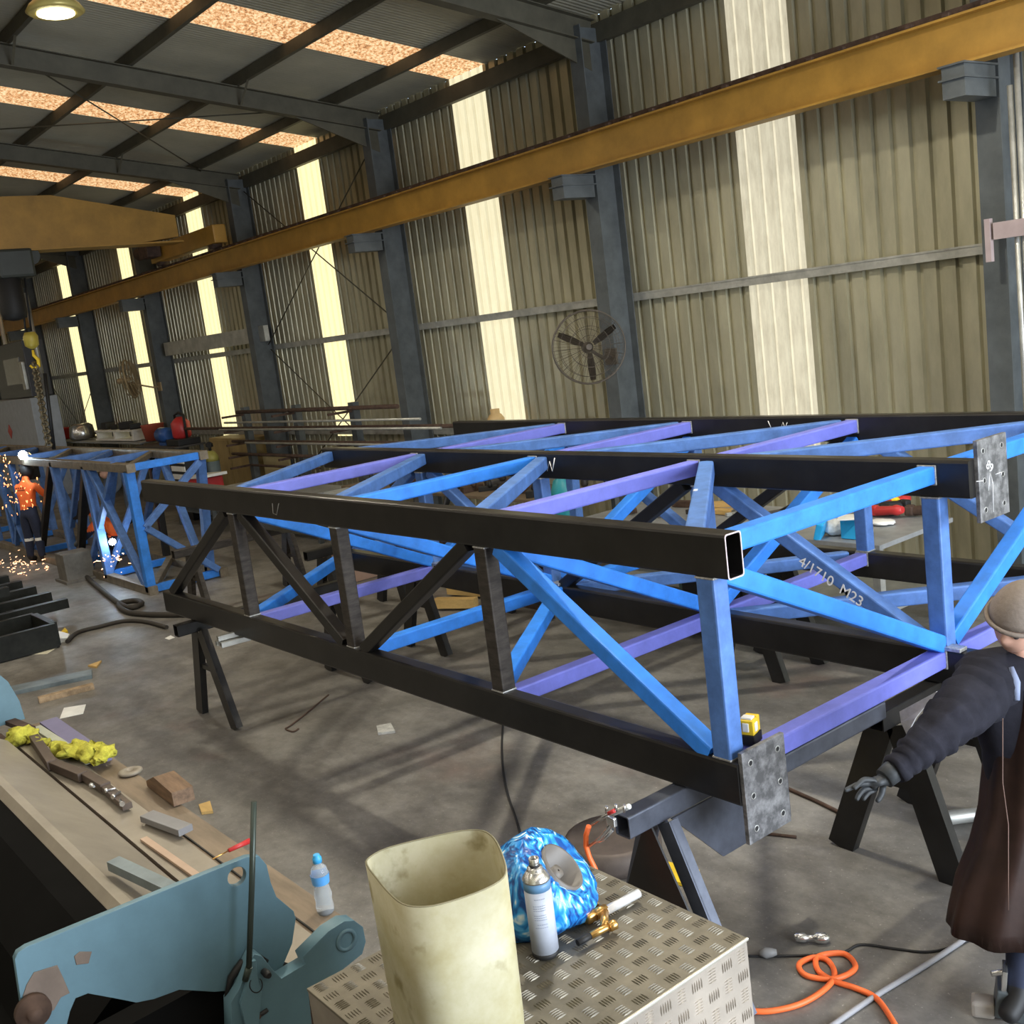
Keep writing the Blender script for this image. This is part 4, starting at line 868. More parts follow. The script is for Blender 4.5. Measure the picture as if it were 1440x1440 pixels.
rings = [[b.bm.verts.new(v) for v in ringpts(s_, z, ins)] for z, s_, ins in seq]
for A, B in zip(rings, rings[1:]):
    for i in range(len(A)):
        f = b.bm.faces.new((A[i], A[(i+1) % len(A)], B[(i+1) % len(A)], B[i])); f.smooth = True
b.bm.faces.new(rings[0][::-1]); b.bm.faces.new(rings[-1]); cb = b.build('body', m_cont, t)
MB().tube(ringpts(.997, 1.9005, .015), .0022, 5, closed=True).build('cut_rim', mat('dirty_rim', (.2, .18, .11), .8), t)

# blue roll
m_film = bpy.data.materials.new('blue_patterned_film'); m_film.use_nodes = True; nt = m_film.node_tree; N = nt.nodes; L = nt.links; bs = N['Principled BSDF']; bs.inputs['Roughness'].default_value = .18
tc = N.new('ShaderNodeTexCoord'); mp = N.new('ShaderNodeMapping'); mp.inputs['Scale'].default_value = (1, 1, .5); nz = N.new('ShaderNodeTexNoise'); nz.inputs['Scale'].default_value = 16; nz.inputs['Detail'].default_value = 2; nz.inputs['Distortion'].default_value = 3.0
rp_ = N.new('ShaderNodeValToRGB'); el = rp_.color_ramp.elements; el[0].position = .40; el[0].color = (.008, .06, .25, 1); el[1].position = .68; el[1].color = (.75, .88, .95, 1); x_ = el.new(.52); x_.color = (.02, .25, .68, 1); x_ = el.new(.6); x_.color = (.1, .45, .85, 1)
L.new(tc.outputs['Object'], mp.inputs[0]); L.new(mp.outputs[0], nz.inputs['Vector']); L.new(nz.outputs['Fac'], rp_.inputs[0]); L.new(rp_.outputs[0], bs.inputs['Base Color'])
bp = N.new('ShaderNodeBump'); bp.inputs['Strength'].default_value = .6; bp.inputs['Distance'].default_value = .01; L.new(nz.outputs['Fac'], bp.inputs['Height']); L.new(bp.outputs[0], bs.inputs['Normal'])
MC['film'] = m_film
def PD(x, y, d): return C0+ray(x, y)*d
c = PD(757, 1250, 2.80); ax = (CR*.60-CD*.66-fwd*.30).normalized()
t = thing('reel_of_film', 'roll of blue and white patterned film behind the spray can', 'roll', (c.x, c.y, 1.5))
b = MB(); b.lathe(c-ax*.10, [(.05, .0), (.12, .0), (.135, .02), (.142, .08), (.138, .15), (.124, .19), (.09, .2), (.065, .19)], 40, ax, cap=False)
for v in b.bm.verts:
    v.co += Vector((random.uniform(-1, 1), random.uniform(-1, 1), random.uniform(-1, 1)))*.003
    if v.co.z < 1.503: v.co.z = 1.503
b.build('film', m_film, t)
b = MB(); b.lathe(c-ax*.08, [(.062, 0), (.066, .1), (.066, .178), (.058, .178), (.056, .10), (.018, .10), (.017, .16), (.003, .16)], 32, ax, cap=False); b.build('core', mat('grey_card_core', (.13, .115, .10), .5), t)

# spray can
base = PZ(768, 1342, BZT); base.z = BZT+.0025
t = thing('spray_can', 'white and blue aerosol can without its cap on the checker plate box', 'spray can', tuple(base))
MB().lathe(base, [(.030, 0), (.033, .003), (.033, .014)], 32).build('bottom_band', m_dark, t)
MB().lathe(base+Vector((0, 0, .014)), [(.033, 0), (.033, .16)], 32).build('label', mat('pale_label', (.40, .43, .50), .35, 0, .06, 40), t)
MB().lathe(base+Vector((0, 0, .174)), [(.0331, 0), (.033, .022)], 32).build('blue_band', mat('label_blue', (.10, .22, .38), .4), t)
MB().lathe(base+Vector((0, 0, .196)), [(.034, 0), (.034, .004), (.031, .010), (.022, .022), (.019, .024), (.019, .030), (.013, .033)], 32).build('dome', m_chrome, t)
MB().lathe(base+Vector((0, 0, .229)), [(.013, 0), (.013, .004), (.006, .005), (.006, .016)], 16).build('valve', m_dark, t)
b = MB(); b.lathe(base+Vector((0, 0, .229)), [(.012, 0), (.013, .02), (.011, .021), (.010, .002)], 16); b.build('collar', m_chrome, t)
fd = (C0-base); fd.z = 0; fd.normalize(); sx = Vector((0, 0, 1)).cross(fd)
b = MB()
for i, (z, w0) in enumerate(((.145, .02), (.128, .026), (.122, .026), (.116, .022), (.104, .026), (.098, .024), (.092, .026), (.080, .02), (.072, .026))):
    for k in range(6):
        a = -.45+k*.16
        if abs(a) < w0*22: n_ = fd*math.cos(a)+sx*math.sin(a); b.box(base+Vector((0, 0, z+.014))+n_*.0331, (.0006, .0045, .0016), rot=n_.to_track_quat('X', 'Z').to_matrix())
b.build('small_print', mat('print_grey', (.25, .28, .36), .5), t, kind='stuff')

# brass regulator torch
m_brass = mat('brass', (.60, .36, .12), .28, .9, .2, 20)
zc = BZT+.022
def BP(x, y, z=zc): return PZ(x, y, z)
t = thing('brass_valve', 'brass gas valve assembly with clear tube lying on the checker plate box', 'valve', tuple(BP(850, 1290, BZT)))
MB().tube([BP(824, 1237), BP(829, 1252), BP(838, 1275)], [.005, .007, .010], 14).build('nozzle', m_brass, t)
MB().lathe(BP(822, 1292), [(.014, 0), (.019, .004), (.019, .028), (.014, .032)], 6, (BP(845, 1280)-BP(822, 1292))).build('hex_nut', m_brass, t)
MB().tube([BP(836, 1287), BP(852, 1279)], .015, 14).build('body', m_brass, t)
MB().tube([BP(850, 1282), BP(850, 1305)], .011, 12).build('stem', m_brass, t)
MB().tube([BP(830, 1316), BP(846, 1308), BP(866, 1298)], .009, 12).build('cross_pipe', m_brass, t)
MB().lathe(BP(856, 1304), [(.013, 0), (.014, .018), (.012, .022)], 6, (BP(866, 1298)-BP(846, 1308))).build('end_nut', m_brass, t)
MB().tube([BP(812, 1326), BP(832, 1315)], .008, 12).build('black_tail', m_dark, t)
MB().tube([BP(852, 1281), BP(898, 1256)], .0115, 14).build('clear_tube', mat('clear_plastic_tube', (.8, .8, .8), .15, .4), t)

# ------------------------------------------------------------------ foreground machine (sheet folder)
m_mblue = mat('machine_blue', (.105, .195, .245), .45, 0, .16, 4, .02)
m_void = mat('oily_black', (.006, .006, .006), .9, spec=.05)  # near-black, the shadow inside the machine put into the colour
m_msteel = mat('machine_bed_steel', (.27, .24, .195), .5, .3, .18, 3, .02)
m_plank = mat('brown_bed_plank', (.20, .155, .11), .6, .1, .3, 5, .05, stretch=(.5, 3, 3))
def plate2d(name, outer, holes, X, th, m, parent, label=None):
    """flat plate in a plane of constant X from picture outlines"""
    cu = bpy.data.curves.new('c', 'CURVE'); cu.dimensions = '2D'; cu.fill_mode = 'BOTH'; cu.extrude = th/2; cu.bevel_depth = .0015
    for pl in [outer]+holes:
        s_ = cu.splines.new('POLY'); s_.points.add(len(pl)-1)
        for k, (y, z) in enumerate(pl): s_.points[k].co = (y, z, 0, 1)
        s_.use_cyclic_u = True
    o = bpy.data.objects.new('c', cu); COL.objects.link(o); bpy.context.view_layer.update()
    me = bpy.data.meshes.new_from_object(o); bpy.data.objects.remove(o); off = wloc(parent)
    for v in me.vertices: v.co = Vector((X+v.co.z, v.co.x, v.co.y))-off
    r = bpy.data.objects.new(name, me); COL.objects.link(r); me.materials.clear(); me.materials.append(m); r.parent = parent
    if label: r['label'] = label
    return r
def xyz(pts, X): return [(PX(x, y, X).y, PX(x, y, X).z) for x, y in pts]
MXP = -2.95
t = thing('sheet_folder', 'old blue sheet metal folding machine in the left foreground', 'machine', (-4.9, 1.0, 0)); fold = t
out = [(20, 1347), (24, 1338), (36, 1330), (345, 1204), (362, 1203), (372, 1215), (378, 1240), (386, 1260), (410, 1280), (413, 1290), (408, 1325), (390, 1368), (345, 1388), (300, 1392), (250, 1389), (215, 1402), (190, 1407), (160, 1401), (122, 1394), (104, 1401), (96, 1420), (84, 1470), (38, 1470)]
hc = PX(331, 1231, MXP); hr = .030
plate2d('end_plate', xyz(out, MXP), [[(hc.y+hr*math.cos(a*math.pi/12), hc.z+hr*math.sin(a*math.pi/12)) for a in range(24)]], MXP, .02, m_mblue, t, 'blue end plate with a round hole')
# bare patches of worn paint
for pl in ([(38, 1385), (48, 1368), (80, 1358), (88, 1375), (97, 1396), (85, 1402), (75, 1420), (40, 1430), (33, 1400)], [(105, 1345), (112, 1339), (128, 1339), (124, 1354), (108, 1356)]):
    plate2d('worn_patch', xyz(pl, MXP+.0125), [], MXP+.0125, .0006, mat('brown_worn_metal', (.17, .13, .105), .6, .2, .25), t)
arm = [(390, 1372), (425, 1351), (421, 1341), (456, 1306), (478, 1292), (492, 1291), (504, 1300), (508, 1320), (503, 1337), (428, 1396), (436, 1470), (322, 1470), (320, 1405), (332, 1385), (345, 1352), (352, 1338), (362, 1340), (378, 1360)]
plate2d('pivot_arm', xyz(arm, MXP+.04), [], MXP+.04, .05, m_mblue, t)
cc = PX(487, 1322, MXP+.066); MB().lathe(cc-Vector((.004, 0, 0)), [(.036, 0), (.036, .008), (.024, .009), (.024, .004), (.001, .004)], 28, (1, 0, 0)).build('pivot_boss', m_mblue, t)
cc = PX(45, 1420, MXP+.02); MB().lathe(cc, [(.045, 0), (.045, .02), (.018, .022), (.018, .04), (.001, .042)], 24, (1, 0, 0)).build('shaft_end', m_rust, t)
cr0 = MB(); cr0.tube([PX(x, y, MXP+.022) for x, y in ((318, 1402), (325, 1375), (340, 1355), (362, 1346), (376, 1352))], [.006, .011, .014, .012, .006], 8); cr0.build('curved_slot_guide', m_dark, t)
b = MB(); b.tube([PX(357, 1127, MXP+.09), PX(354, 1250, MXP+.09), PX(350, 1360, MXP+.09)], .0085, 14); b.tube([PX(350, 1360, MXP+.09), PX(345, 1378, MXP+.075)], .010, 10); b.build('lever_rod', mat('dark_green_rod', (.05, .065, .055), .35, .4), t)
plate2d('lever_bracket', xyz([(346, 1385), (350, 1352), (358, 1350), (360, 1372), (366, 1395), (362, 1440), (344, 1440), (338, 1410)], MXP+.075), [], MXP+.075, .012, m_mblue, t)
cc = PX(371, 1366, MXP+.07); MB().lathe(cc, [(.010, 0), (.012, .02), (.008, .035)], 14, (1, 0, 0)).build('stop_pin', m_dark, t)
MB().tube([PX(360+9*math.cos(a), 1385+11*math.sin(a), MXP+.083) for a in [k*math.pi/8-.9 for k in range(13)]], .0016, 5).build('wire_ring', m_dark, t)
b = MB(); b.tube([PX(352, 1436, MXP+.068), PX(376, 1420, MXP+.068)], .007, 8); b.build('slot', m_dark, t); MB().lathe(PX(362, 1428, MXP+.07), [(.006, 0), (.007, .012)], 6, (1, 0, 0)).build('slot_bolt', m_rust, t)
# bed and beams along X
Xa, Xb = MXP-.02, -6.9
def slab(name, prof, m, x0=Xa, x1=Xb, lab=None):
    b = MB(); b.prism([(x0, y, z) for y, z in prof], (x1-x0, 0, 0)); return b.build(name, m, t, label=lab)
slab('front_plank', [(1.42, .98), (1.60, .98), (1.60, .90), (1.42, .90)], m_plank, -3.38, -6.95)
slab('bed_beam', [(1.27, 1.02), (1.445, 1.005), (1.445, .90), (1.27, .90)], m_msteel, -3.12, -6.6)
slab('inner_plate', [(-.3, .0), (1.42, .0), (1.42, .95), (1.22, 1.12), (.92, 1.22), (-.3, 1.15)], m_void, -2.99, -3.08)  # dark sheet added for the shade behind the end plate
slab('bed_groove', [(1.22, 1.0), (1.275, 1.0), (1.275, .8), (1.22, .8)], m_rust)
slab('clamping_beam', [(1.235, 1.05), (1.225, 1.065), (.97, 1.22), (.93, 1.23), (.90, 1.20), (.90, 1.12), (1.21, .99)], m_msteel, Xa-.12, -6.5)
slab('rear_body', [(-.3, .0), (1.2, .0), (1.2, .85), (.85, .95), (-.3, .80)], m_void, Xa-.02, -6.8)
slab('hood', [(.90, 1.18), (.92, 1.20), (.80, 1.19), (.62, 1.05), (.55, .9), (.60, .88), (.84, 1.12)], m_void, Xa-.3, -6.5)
MB().bar(PZ(160, 1214, 1.25), PZ(262, 1262, 1.25), .05, .035, (0, 0, 1), 0).build('grey_tube', m_bluegrey, t)
plate2d('end_plate', xyz([(-60, 1040), (-60, 935), (0, 950), (10, 958), (26, 985), (34, 1010), (0, 1020)], -6.95), [], -6.95, .03, m_mblue, t, 'far blue end plate')
b = MB(); b.box((-6.35, 1.535, .995), (1.0, .10, .03)); b.build('violet_strip', mat('violet_strip', (.16, .15, .26), .5), t)
MB().box((-6.3, 1.455, 1.01), (.9, .05, .02), rot=(0, 0, .03)).build('pale_strip', mat('pale_green_strip', (.38, .40, .32), .5), t)
MB().bar((-3.55, 1.35, 1.026), (-4.6, 1.31, 1.026), .03, .012, (0, 0, 1), 0).build('brass_strip', mat('pink_strip', (.42, .30, .22), .5), t)
for y in (1.475, 1.395): MB().bar((-3.35, y, .984), (-4.6, y, .984+.02*(y < 1.42)), .006, .006, (0, 0, 1), 0).build('black_line', m_dark, t)
for x in (-3.1, -6.6): MB().box((x, 1.25, .45), (.12, .6, .9)).build('stand_leg', m_mblue, t)
# loose things on the bed
ZB = 1.025
def bed(px, py, z=ZB): return PZ(px, py, z)
m_tin = mat('dark_brown_tool_steel', (.10, .075, .06), .5, .4, .3)
m_cloth = mat('yellow_cloth', (.42, .40, .05), .9, 0, .35, 30, .5)
def rag(cs, lab, name, m):
    b = MB()
    for (x, y), r, sc in cs:
        p = bed(x, y); b.ball(p+Vector((0, 0, r*.42)), r, 3, sc, .2)

    for v in b.bm.verts: v.co += mn.noise_vector(v.co*22)*.035+mn.noise_vector(v.co*60)*.012; v.co.z = max(v.co.z, 1.024)
    return b.build(name, m, None, None, lab, 'cloth')
rag([((28, 1044), .085, (1, .8, .6)), ((45, 1040), .07, (1, .7, .5)), ((60, 1050), .05, (1.3, .6, .5)), ((85, 1058), .07, (1.3, .8, .45)), ((105, 1062), .075, (1.4, .9, .4)), ((128, 1066), .075, (1.4, .9, .45)), ((148, 1066), .07, (1.1, .9, .5)), ((140, 1074), .05, (1.2, .7, .4))], 'bright yellow cloth bunched up on the machine bed', 'yellow_cloth', m_cloth)
def barpiece(p, q, w_, h_, m, name, lab, cat='steel piece', z=ZB):
    a = bed(*p, z); c = bed(*q, z); b = MB(); b.bar(a+Vector((0, 0, h_/2)), c+Vector((0, 0, h_/2)), w_, h_, (0, 0, 1), .003); return b.build(name, m, None, None, lab, cat)
barpiece((50, 1045), (75, 1082), .05, .05, m_tin, 'tool_holder', 'dark steel piece lying against the yellow cloth')
barpiece((75, 1080), (118, 1098), .05, .045, m_tin, 'folding_finger', 'brown steel finger in the row, left of the chain')
barpiece((112, 1090), (150, 1112), .05, .04, m_tin, 'folding_finger', 'brown steel finger in the middle of the row on the bed')
barpiece((145, 1108), (180, 1138), .045, .03, m_tin, 'tool_tray', 'dark narrow tray holding bright bolts on the bed')
for i, (x, y) in enumerate(((128, 1104), (148, 1112), (158, 1121), (172, 1131))):
    p = bed(x, y, ZB+.035); b = MB(); b.lathe(p, [(.013, 0), (.013, .012), (.006, .013), (.006, .05)], 6, (math.cos(i), math.sin(i), .1)); b.build('bolt', m_chrome, None, None, 'bright bolt among the dark tool pieces on the machine bed', 'bolt', 'bolts on the machine bed')
barpiece((208, 1152), (262, 1172), .07, .03, mat('grey_block', (.22, .22, .23), .5, .3), 'steel_block', 'grey rectangular block on the bed below the wooden wedge')
barpiece((8, 1015), (44, 1030), .06, .03, m_rust, 'machine_screw_row', 'rusty part at the far end of the machine bed')
p = PZ(184, 1087, .985); b = MB(); b.lathe(p, [(.055, 0), (.06, .004), (.06, .014), (.05, .018), (.02, .018), (.019, .012), (.001, .012)], 24); b.build('round_disc', m_msteel, None, None, 'round steel disc lying on the front plank', 'disc')
a = PZ(207, 1106, .985); c = PZ(245, 1135, .985); b = MB(); d = (c-a); b.prism([a+Vector((0, 0, .002)), c+Vector((0, 0, .002)), c+Vector((0, 0, .07)), a+d*.35+Vector((0, 0, .085)), a+Vector((0, 0, .03))], Vector((.01, .10, 0))); b.build('wooden_wedge', mat('dark_timber', (.16, .10, .06), .7, 0, .4, 6, .2, stretch=(1, 6, 6)), None, None, 'curved brown wooden wedge on the front plank', 'wedge')
a = PZ(322, 1200, 1.03); c = PZ(352, 1186, 1.03); t = thing('scriber', 'red handled screwdriver lying just behind the blue end plate', 'screwdriver', tuple(a))
MB().tube([a+Vector((0, 0, .012)), c+Vector((0, 0, .012))], [.008, .012], 10).build('handle', m_red, t); MB().tube([a+Vector((0, 0, .012)), bed(300, 1212, 1.03)+Vector((0, 0, .012))], .003, 8).build('blade', mat('brass', (.6, .36, .12)), t)
# water bottle on the plank end
p = PZ(458, 1281, .985); p.z = .98
t = thing('water_bottle', 'clear plastic water bottle with blue cap standing on the machine plank end', 'bottle', tuple(p))
MB().lathe(p, [(.028, 0), (.032, .008), (.033, .03), (.030, .05), (.033, .07), (.029, .095), (.027, .11), (.031, .13), (.033, .155), (.028, .178), (.014, .192), (.013, .2)], 24).build('body', mat('clear_bottle', (.85, .92, .97), .08, 0, .02, 8, 0, trans=.75, ior=1.2), t)
MB().lathe(p+Vector((0, 0, .118)), [(.0315, 0), (.0345, .035)], 24, cap=False).build('label', mat('bottle_label', (.10, .35, .75), .4), t)
MB().lathe(p+Vector((0, 0, .198)), [(.017, 0), (.017, .018), (.012, .024), (.012, .03)], 16).build('cap', mat('cap_blue', (.05, .40, .80), .4), t)

# ------------------------------------------------------------------ people
m_skin = mat('skin', (.62, .36, .27), .5, 0, .08, 12)
m_knit = mat('brown_knit', (.19, .155, .13), .9, 0, .12, 60, .3)
m_jump = mat('charcoal_jumper', (.016, .016, .023), .9, 0, .3, 14, .3, spec=.2)
m_glove = mat('dark_glove', (.03, .034, .038), .6, 0, .3, 30, .1)
m_leather = mat('brown_leather', (.050, .025, .019), .42, 0, .45, 4, .15)
def skin_mesh(name, nodes, edges, mats, matfn, parent=None, sub=2, root='pelvis'):
    """nodes: name -> (pos, (rx, ry)); grows one continuous surface"""
    keys = list(nodes); me = bpy.data.meshes.new(name)
    me.from_pydata([tuple(nodes[k][0]) for k in keys], [(keys.index(a), keys.index(c)) for a, c in edges], [])
    o = bpy.data.objects.new(name, me); COL.objects.link(o)
    md = o.modifiers.new('s', 'SKIN'); md.use_smooth_shade = True; md.branch_smoothing = .6
    sv = me.skin_vertices[0].data
    for i, k in enumerate(keys): sv[i].radius = nodes[k][1]; sv[i].use_root = (k == root)
    sb = o.modifiers.new('ss', 'SUBSURF'); sb.levels = sub; sb.render_levels = sub
    bpy.context.view_layer.update(); dg = bpy.context.evaluated_depsgraph_get()
    m2 = bpy.data.meshes.new_from_object(o.evaluated_get(dg)); bpy.data.objects.remove(o)
    m2.materials.clear()
    for m in mats: m2.materials.append(m)
    for p in m2.polygons: p.use_smooth = True; p.material_index = matfn(p.center)
    off = wloc(parent) if parent else Vector((0, 0, 0))
    for v in m2.vertices: v.co -= off
    r = bpy.data.objects.new(name, m2); COL.objects.link(r)
    if parent: r.parent = parent
    return r
def head(b, c, fwd_, up, r=.095):
    """egg shaped head with brow, eyes, nose, mouth, chin and ears"""
    fwd_ = Vector(fwd_).normalized(); up = Vector(up); up = (up-fwd_*up.dot(fwd_)).normalized(); sd = fwd_.cross(up); c = Vector(c)
    q = bmesh.ops.create_icosphere(b.bm, subdivisions=4, radius=1)
    for v in q['verts']:
        x, y, z = v.co.x, v.co.y, v.co.z     # x side, y forward, z up
        k = 1-.16*max(0, -z)
        X = x*.80*k; Y = y*1.0*(1-.10*max(0, -z)); Z = z*1.18
        if y > .2 and z < -.2: Y += .06*(-z)
        Y += .20*math.exp(-((x/.16)**2+((z+.12)/.20)**2))*(y > 0)
        Y -= .07*(math.exp(-(((abs(x)-.32)/.16)**2+((z-.08)/.12)**2)))*(y > 0)
        Y += .05*math.exp(-((x/.30)**2+((z+.42)/.06)**2))*(y > 0) - .03*math.exp(-((x/.25)**2+((z+.47)/.025)**2))*(y > 0)
        Y += .06*math.exp(-((x/.2)**2+((z+.82)/.15)**2))*(y > 0)
        v.co = c+sd*X*r+fwd_*Y*r+up*Z*r
    for f in {f for v in q['verts'] for f in v.link_faces}: f.smooth = True
    for s_ in (-1, 1): b.ball(c+sd*s_*.80*r-fwd_*.05*r-up*.05*r, .28*r, 2, (.5, .8, 1.2))
    return sd, fwd_, up
def eyes(c, sd, fw, up, r, parent):
    b = MB()
    for s_ in (-1, 1): b.ball(Vector(c)+sd*s_*.32*r+fw*.86*r+up*.08*r, .11*r, 2)
    return b.build('eyes', mat('eye_dark', (.06, .05, .05), .2), parent)

# --- the worker at the right: leaning, beanie, apron, arm reaching down left
D = 4.46
SH = Vector((CR.x, CR.y, 0)).normalized(); FH = Vector((fwd.x, fwd.y, 0)).normalized()
W_ = thing('person', 'person in brown beanie, charcoal jumper and long leather apron bending beside the truss', 'person', tuple(PZ(1440, 1425)))
hc_ = PD(1436, 872, D-.10)
pel = PD(1468, 1120, D+.12)
nodes = {'pelvis': (pel, (.15, .12)), 'waist': (PD(1462, 1060, D+.08), (.14, .11)), 'chest': (PD(1456, 990, D+.03), (.17, .12)), 'neck0': (PD(1445, 945, D), (.09, .08)), 'neck': (PD(1440, 915, D-.02), (.055, .055)), 'headb': (PD(1436, 890, D-.04), (.06, .07)),
 'shR': (PD(1392, 962, D-.04), (.072, .068)), 'upR': (PD(1360, 992, D-.12), (.062, .06)), 'elR': (PD(1322, 1026, D-.22), (.056, .054)), 'foR': (PD(1284, 1060, D-.26), (.048, .046)), 'wrR': (PD(1254, 1086, D-.29), (.036, .032)),
 'pa1': (PD(1240, 1096, D-.30), (.036, .022)), 'pa2': (PD(1226, 1102, D-.31), (.040, .020)),
 'shL': (PD(1520, 962, D+.05), (.072, .068)), 'elL': (PD(1552, 1060, D-.1), (.055, .055)), 'wrL': (PD(1510, 1120, D-.26), (.038, .036)), 'haL': (PD(1494, 1136, D-.32), (.04, .025)),
 'hipR': (PD(1440, 1150, D+.1), (.10, .10)), 'knR': (PD(1436, 1270, D+.02), (.068, .068)), 'anR': (PZ(1432, 1405, .1), (.046, .046)), 'toR': (PZ(1412, 1436, .05), (.045, .04)),
 'hipL': (PD(1496, 1150, D+.1), (.10, .10)), 'knL': (PD(1500, 1270, D+.06), (.068, .068)), 'anL': (PZ(1500, 1402, .1), (.046, .046)), 'toL': (PZ(1482, 1440, .05), (.045, .04))}
edges = [('pelvis', 'waist'), ('waist', 'chest'), ('chest', 'neck0'), ('neck0', 'neck'), ('neck', 'headb'), ('neck0', 'shR'), ('shR', 'upR'), ('upR', 'elR'), ('elR', 'foR'), ('foR', 'wrR'), ('wrR', 'pa1'), ('pa1', 'pa2'),
 ('neck0', 'shL'), ('shL', 'elL'), ('elL', 'wrL'), ('wrL', 'haL'), ('pelvis', 'hipR'), ('hipR', 'knR'), ('knR', 'anR'), ('anR', 'toR'), ('pelvis', 'hipL'), ('hipL', 'knL'), ('knL', 'anL'), ('anL', 'toL')]
fing = [((1228, 1097), (1214, 1096), (1206, 1104), (1200, 1110), .0115), ((1224, 1101), (1206, 1103), (1196, 1108), (1187, 1112), .0115), ((1226, 1106), (1213, 1111), (1207, 1119), (1204, 1126), .0115), ((1230, 1110), (1221, 1115), (1216, 1121), (1213, 1126), .0105), ((1242, 1104), (1240, 1116), (1236, 1124), (1232, 1128), .0125)]
for i, (a, c, d, e, r) in enumerate(fing):
    dz = -.315+.012*i
    for j, (q_, rr) in enumerate(((a, r*1.15), (c, r), (d, r*.92), (e, r*.78))): nodes['f%d%d' % (i, j)] = (PD(q_[0], q_[1], D+dz-.006*j), (rr, rr))
    edges += [('pa2' if i < 4 else 'pa1', 'f%d0' % i)]+[('f%d%d' % (i, j), 'f%d%d' % (i, j+1)) for j in range(3)]
neckz = nodes['neck'][0]; wr = nodes['wrR'][0]; an = nodes['anR'][0]
def mfn(c):
    if (c-neckz).length < .09 and c.z > neckz.z-.01: return 0
    if c.z > neckz.z+.02: return 0
    if (c-wr).dot(nodes['pa2'][0]-wr) > 0 and (c-wr).length < .25: return 2
    if c.z < .16: return 4
    if c.z < pel.z-.05: return 3
    return 1
skin_mesh('body', nodes, edges, [m_skin, m_jump, m_glove, m_navy, m_dark], mfn, W_)
hd = MB(); hf = (-CR*.72+CD*.46-fwd*.42); hu = (-CD*.85+CR*.30-fwd*.18)
sd, hfw, hup = head(hd, hc_, hf, hu, .120); ho = hd.build('head', m_skin, W_)
eyes(hc_, sd, hfw, hup, .120, ho)
# beanie: cap over the upper part of the head
b = MB(); q = bmesh.ops.create_icosphere(b.bm, subdivisions=4, radius=1)
for v in q['verts']:
    x, y, z = v.co; v.co = hc_+sd*x*.122+hfw*(y*.150)+hup*(z*.165+.012)
bmesh.ops.delete(b.bm, geom=[v for v in b.bm.verts if (v.co-hc_).dot(hup) < .030+(v.co-hc_).dot(hfw)*.10], context='VERTS')
bmesh.ops.solidify(b.bm, geom=b.bm.faces[:], thickness=.006)
be = b.build('beanie', m_knit, W_, smooth=True)
b = MB(); b.tube([hc_+sd*.124*math.cos(a)+hfw*.150*math.sin(a)+hup*(.034+.150*.10*math.sin(a)) for a in [k*math.pi/16 for k in range(32)]], .010, 8, closed=True); b.build('beanie_cuff', m_knit, be)
# jumper sleeve folds: a ruffled outer sleeve over the reaching arm
b = MB(); pts = []; rad = []
path = [nodes[k][0] for k in ('shR', 'upR', 'elR', 'foR', 'wrR')]; rr0 = [.125, .118, .088, .068, .052]
for i in range(4):
    for k in range(8):
        f = k/8; pts.append(path[i].lerp(path[i+1], f)+Vector((0, 0, .003*math.sin(k*2.2+i)))); rad.append(rr0[i]+(rr0[i+1]-rr0[i])*f+.0045*math.sin((i*8+k)*1.9)+random.uniform(-.003, .003))
pts.append(path[4]); rad.append(.046); b.tube(pts, rad, 28, cap=True)
from mathutils import noise as mn
for v in b.bm.verts: v.co += mn.noise_vector(v.co*14)*.016+mn.noise_vector(v.co*5)*.012
b.build('jumper_sleeve', m_jump, W_)
pts = [path[4]+(path[4]-path[3])*.05, path[4]+(path[4]-path[3])*.35]; b = MB(); b.tube([path[4]+(path[3]-path[4])*.1]+pts, [.044, .043, .040], 18); b.build('glove_cuff', m_glove, W_)
# torso jumper
b = MB()
rows = [(914, 1395, 1480, .06), (922, 1362, 1515, .11), (940, 1346, 1535, .14), (980, 1352, 1540, .15), (1020, 1372, 1535, .15), (1060, 1385, 1532, .15), (1110, 1388, 1530, .15)]
def loft(rows, dd=0, n=40, fold=.006, nf=7, ph=0.):
    rings = []
    for i, (y, xl, xr, th) in enumerate(rows):
        a = PD(xl, y+ (xl-xr)*0, D+dd); c_ = PD(xr, y, D+dd); cen_ = (a+c_)/2; hw = (c_-a).length/2; ax_ = (c_-a); ax_.z = 0; ax_.normalize(); dp = Vector((0, 0, 1)).cross(ax_)
        ring = []
        for k in range(n):
            t_ = 2*math.pi*k/n; w_ = 1+fold/.1*math.sin(nf*t_+ph+i*.25)*.35
            p = cen_+ax_*hw*math.copysign(abs(math.cos(t_))**.8, math.cos(t_))*(1+(w_-1)*.4)+dp*th*math.sin(t_)*w_
            p.z = a.z+(c_.z-a.z)*(.5+.5*math.cos(t_)); ring.append(b.bm.verts.new(p))
        rings.append(ring)
    for A, B in zip(rings, rings[1:]):
        for k in range(n):
            f = b.bm.faces.new((A[k], A[(k+1) % n], B[(k+1) % n], B[k])); f.smooth = True
    return rings
r_ = loft(rows); b.bm.faces.new(r_[0]); b.build('jumper', m_jump, W_)
b = MB()
rows = [(955, 1398, 1512, .160), (985, 1394, 1520, .166), (1020, 1393, 1522, .168), (1080, 1389, 1526, .168), (1140, 1383, 1530, .168), (1190, 1370, 1540, .170), (1240, 1350, 1552, .175), (1285, 1340, 1560, .178), (1308, 1336, 1565, .178)]
r_ = loft(rows, -.01, 72, .022, 9, .6)
bmesh.ops.solidify(b.bm, geom=b.bm.faces[:], thickness=.004)
ap = b.build('leather_apron', m_leather, W_, smooth=True)
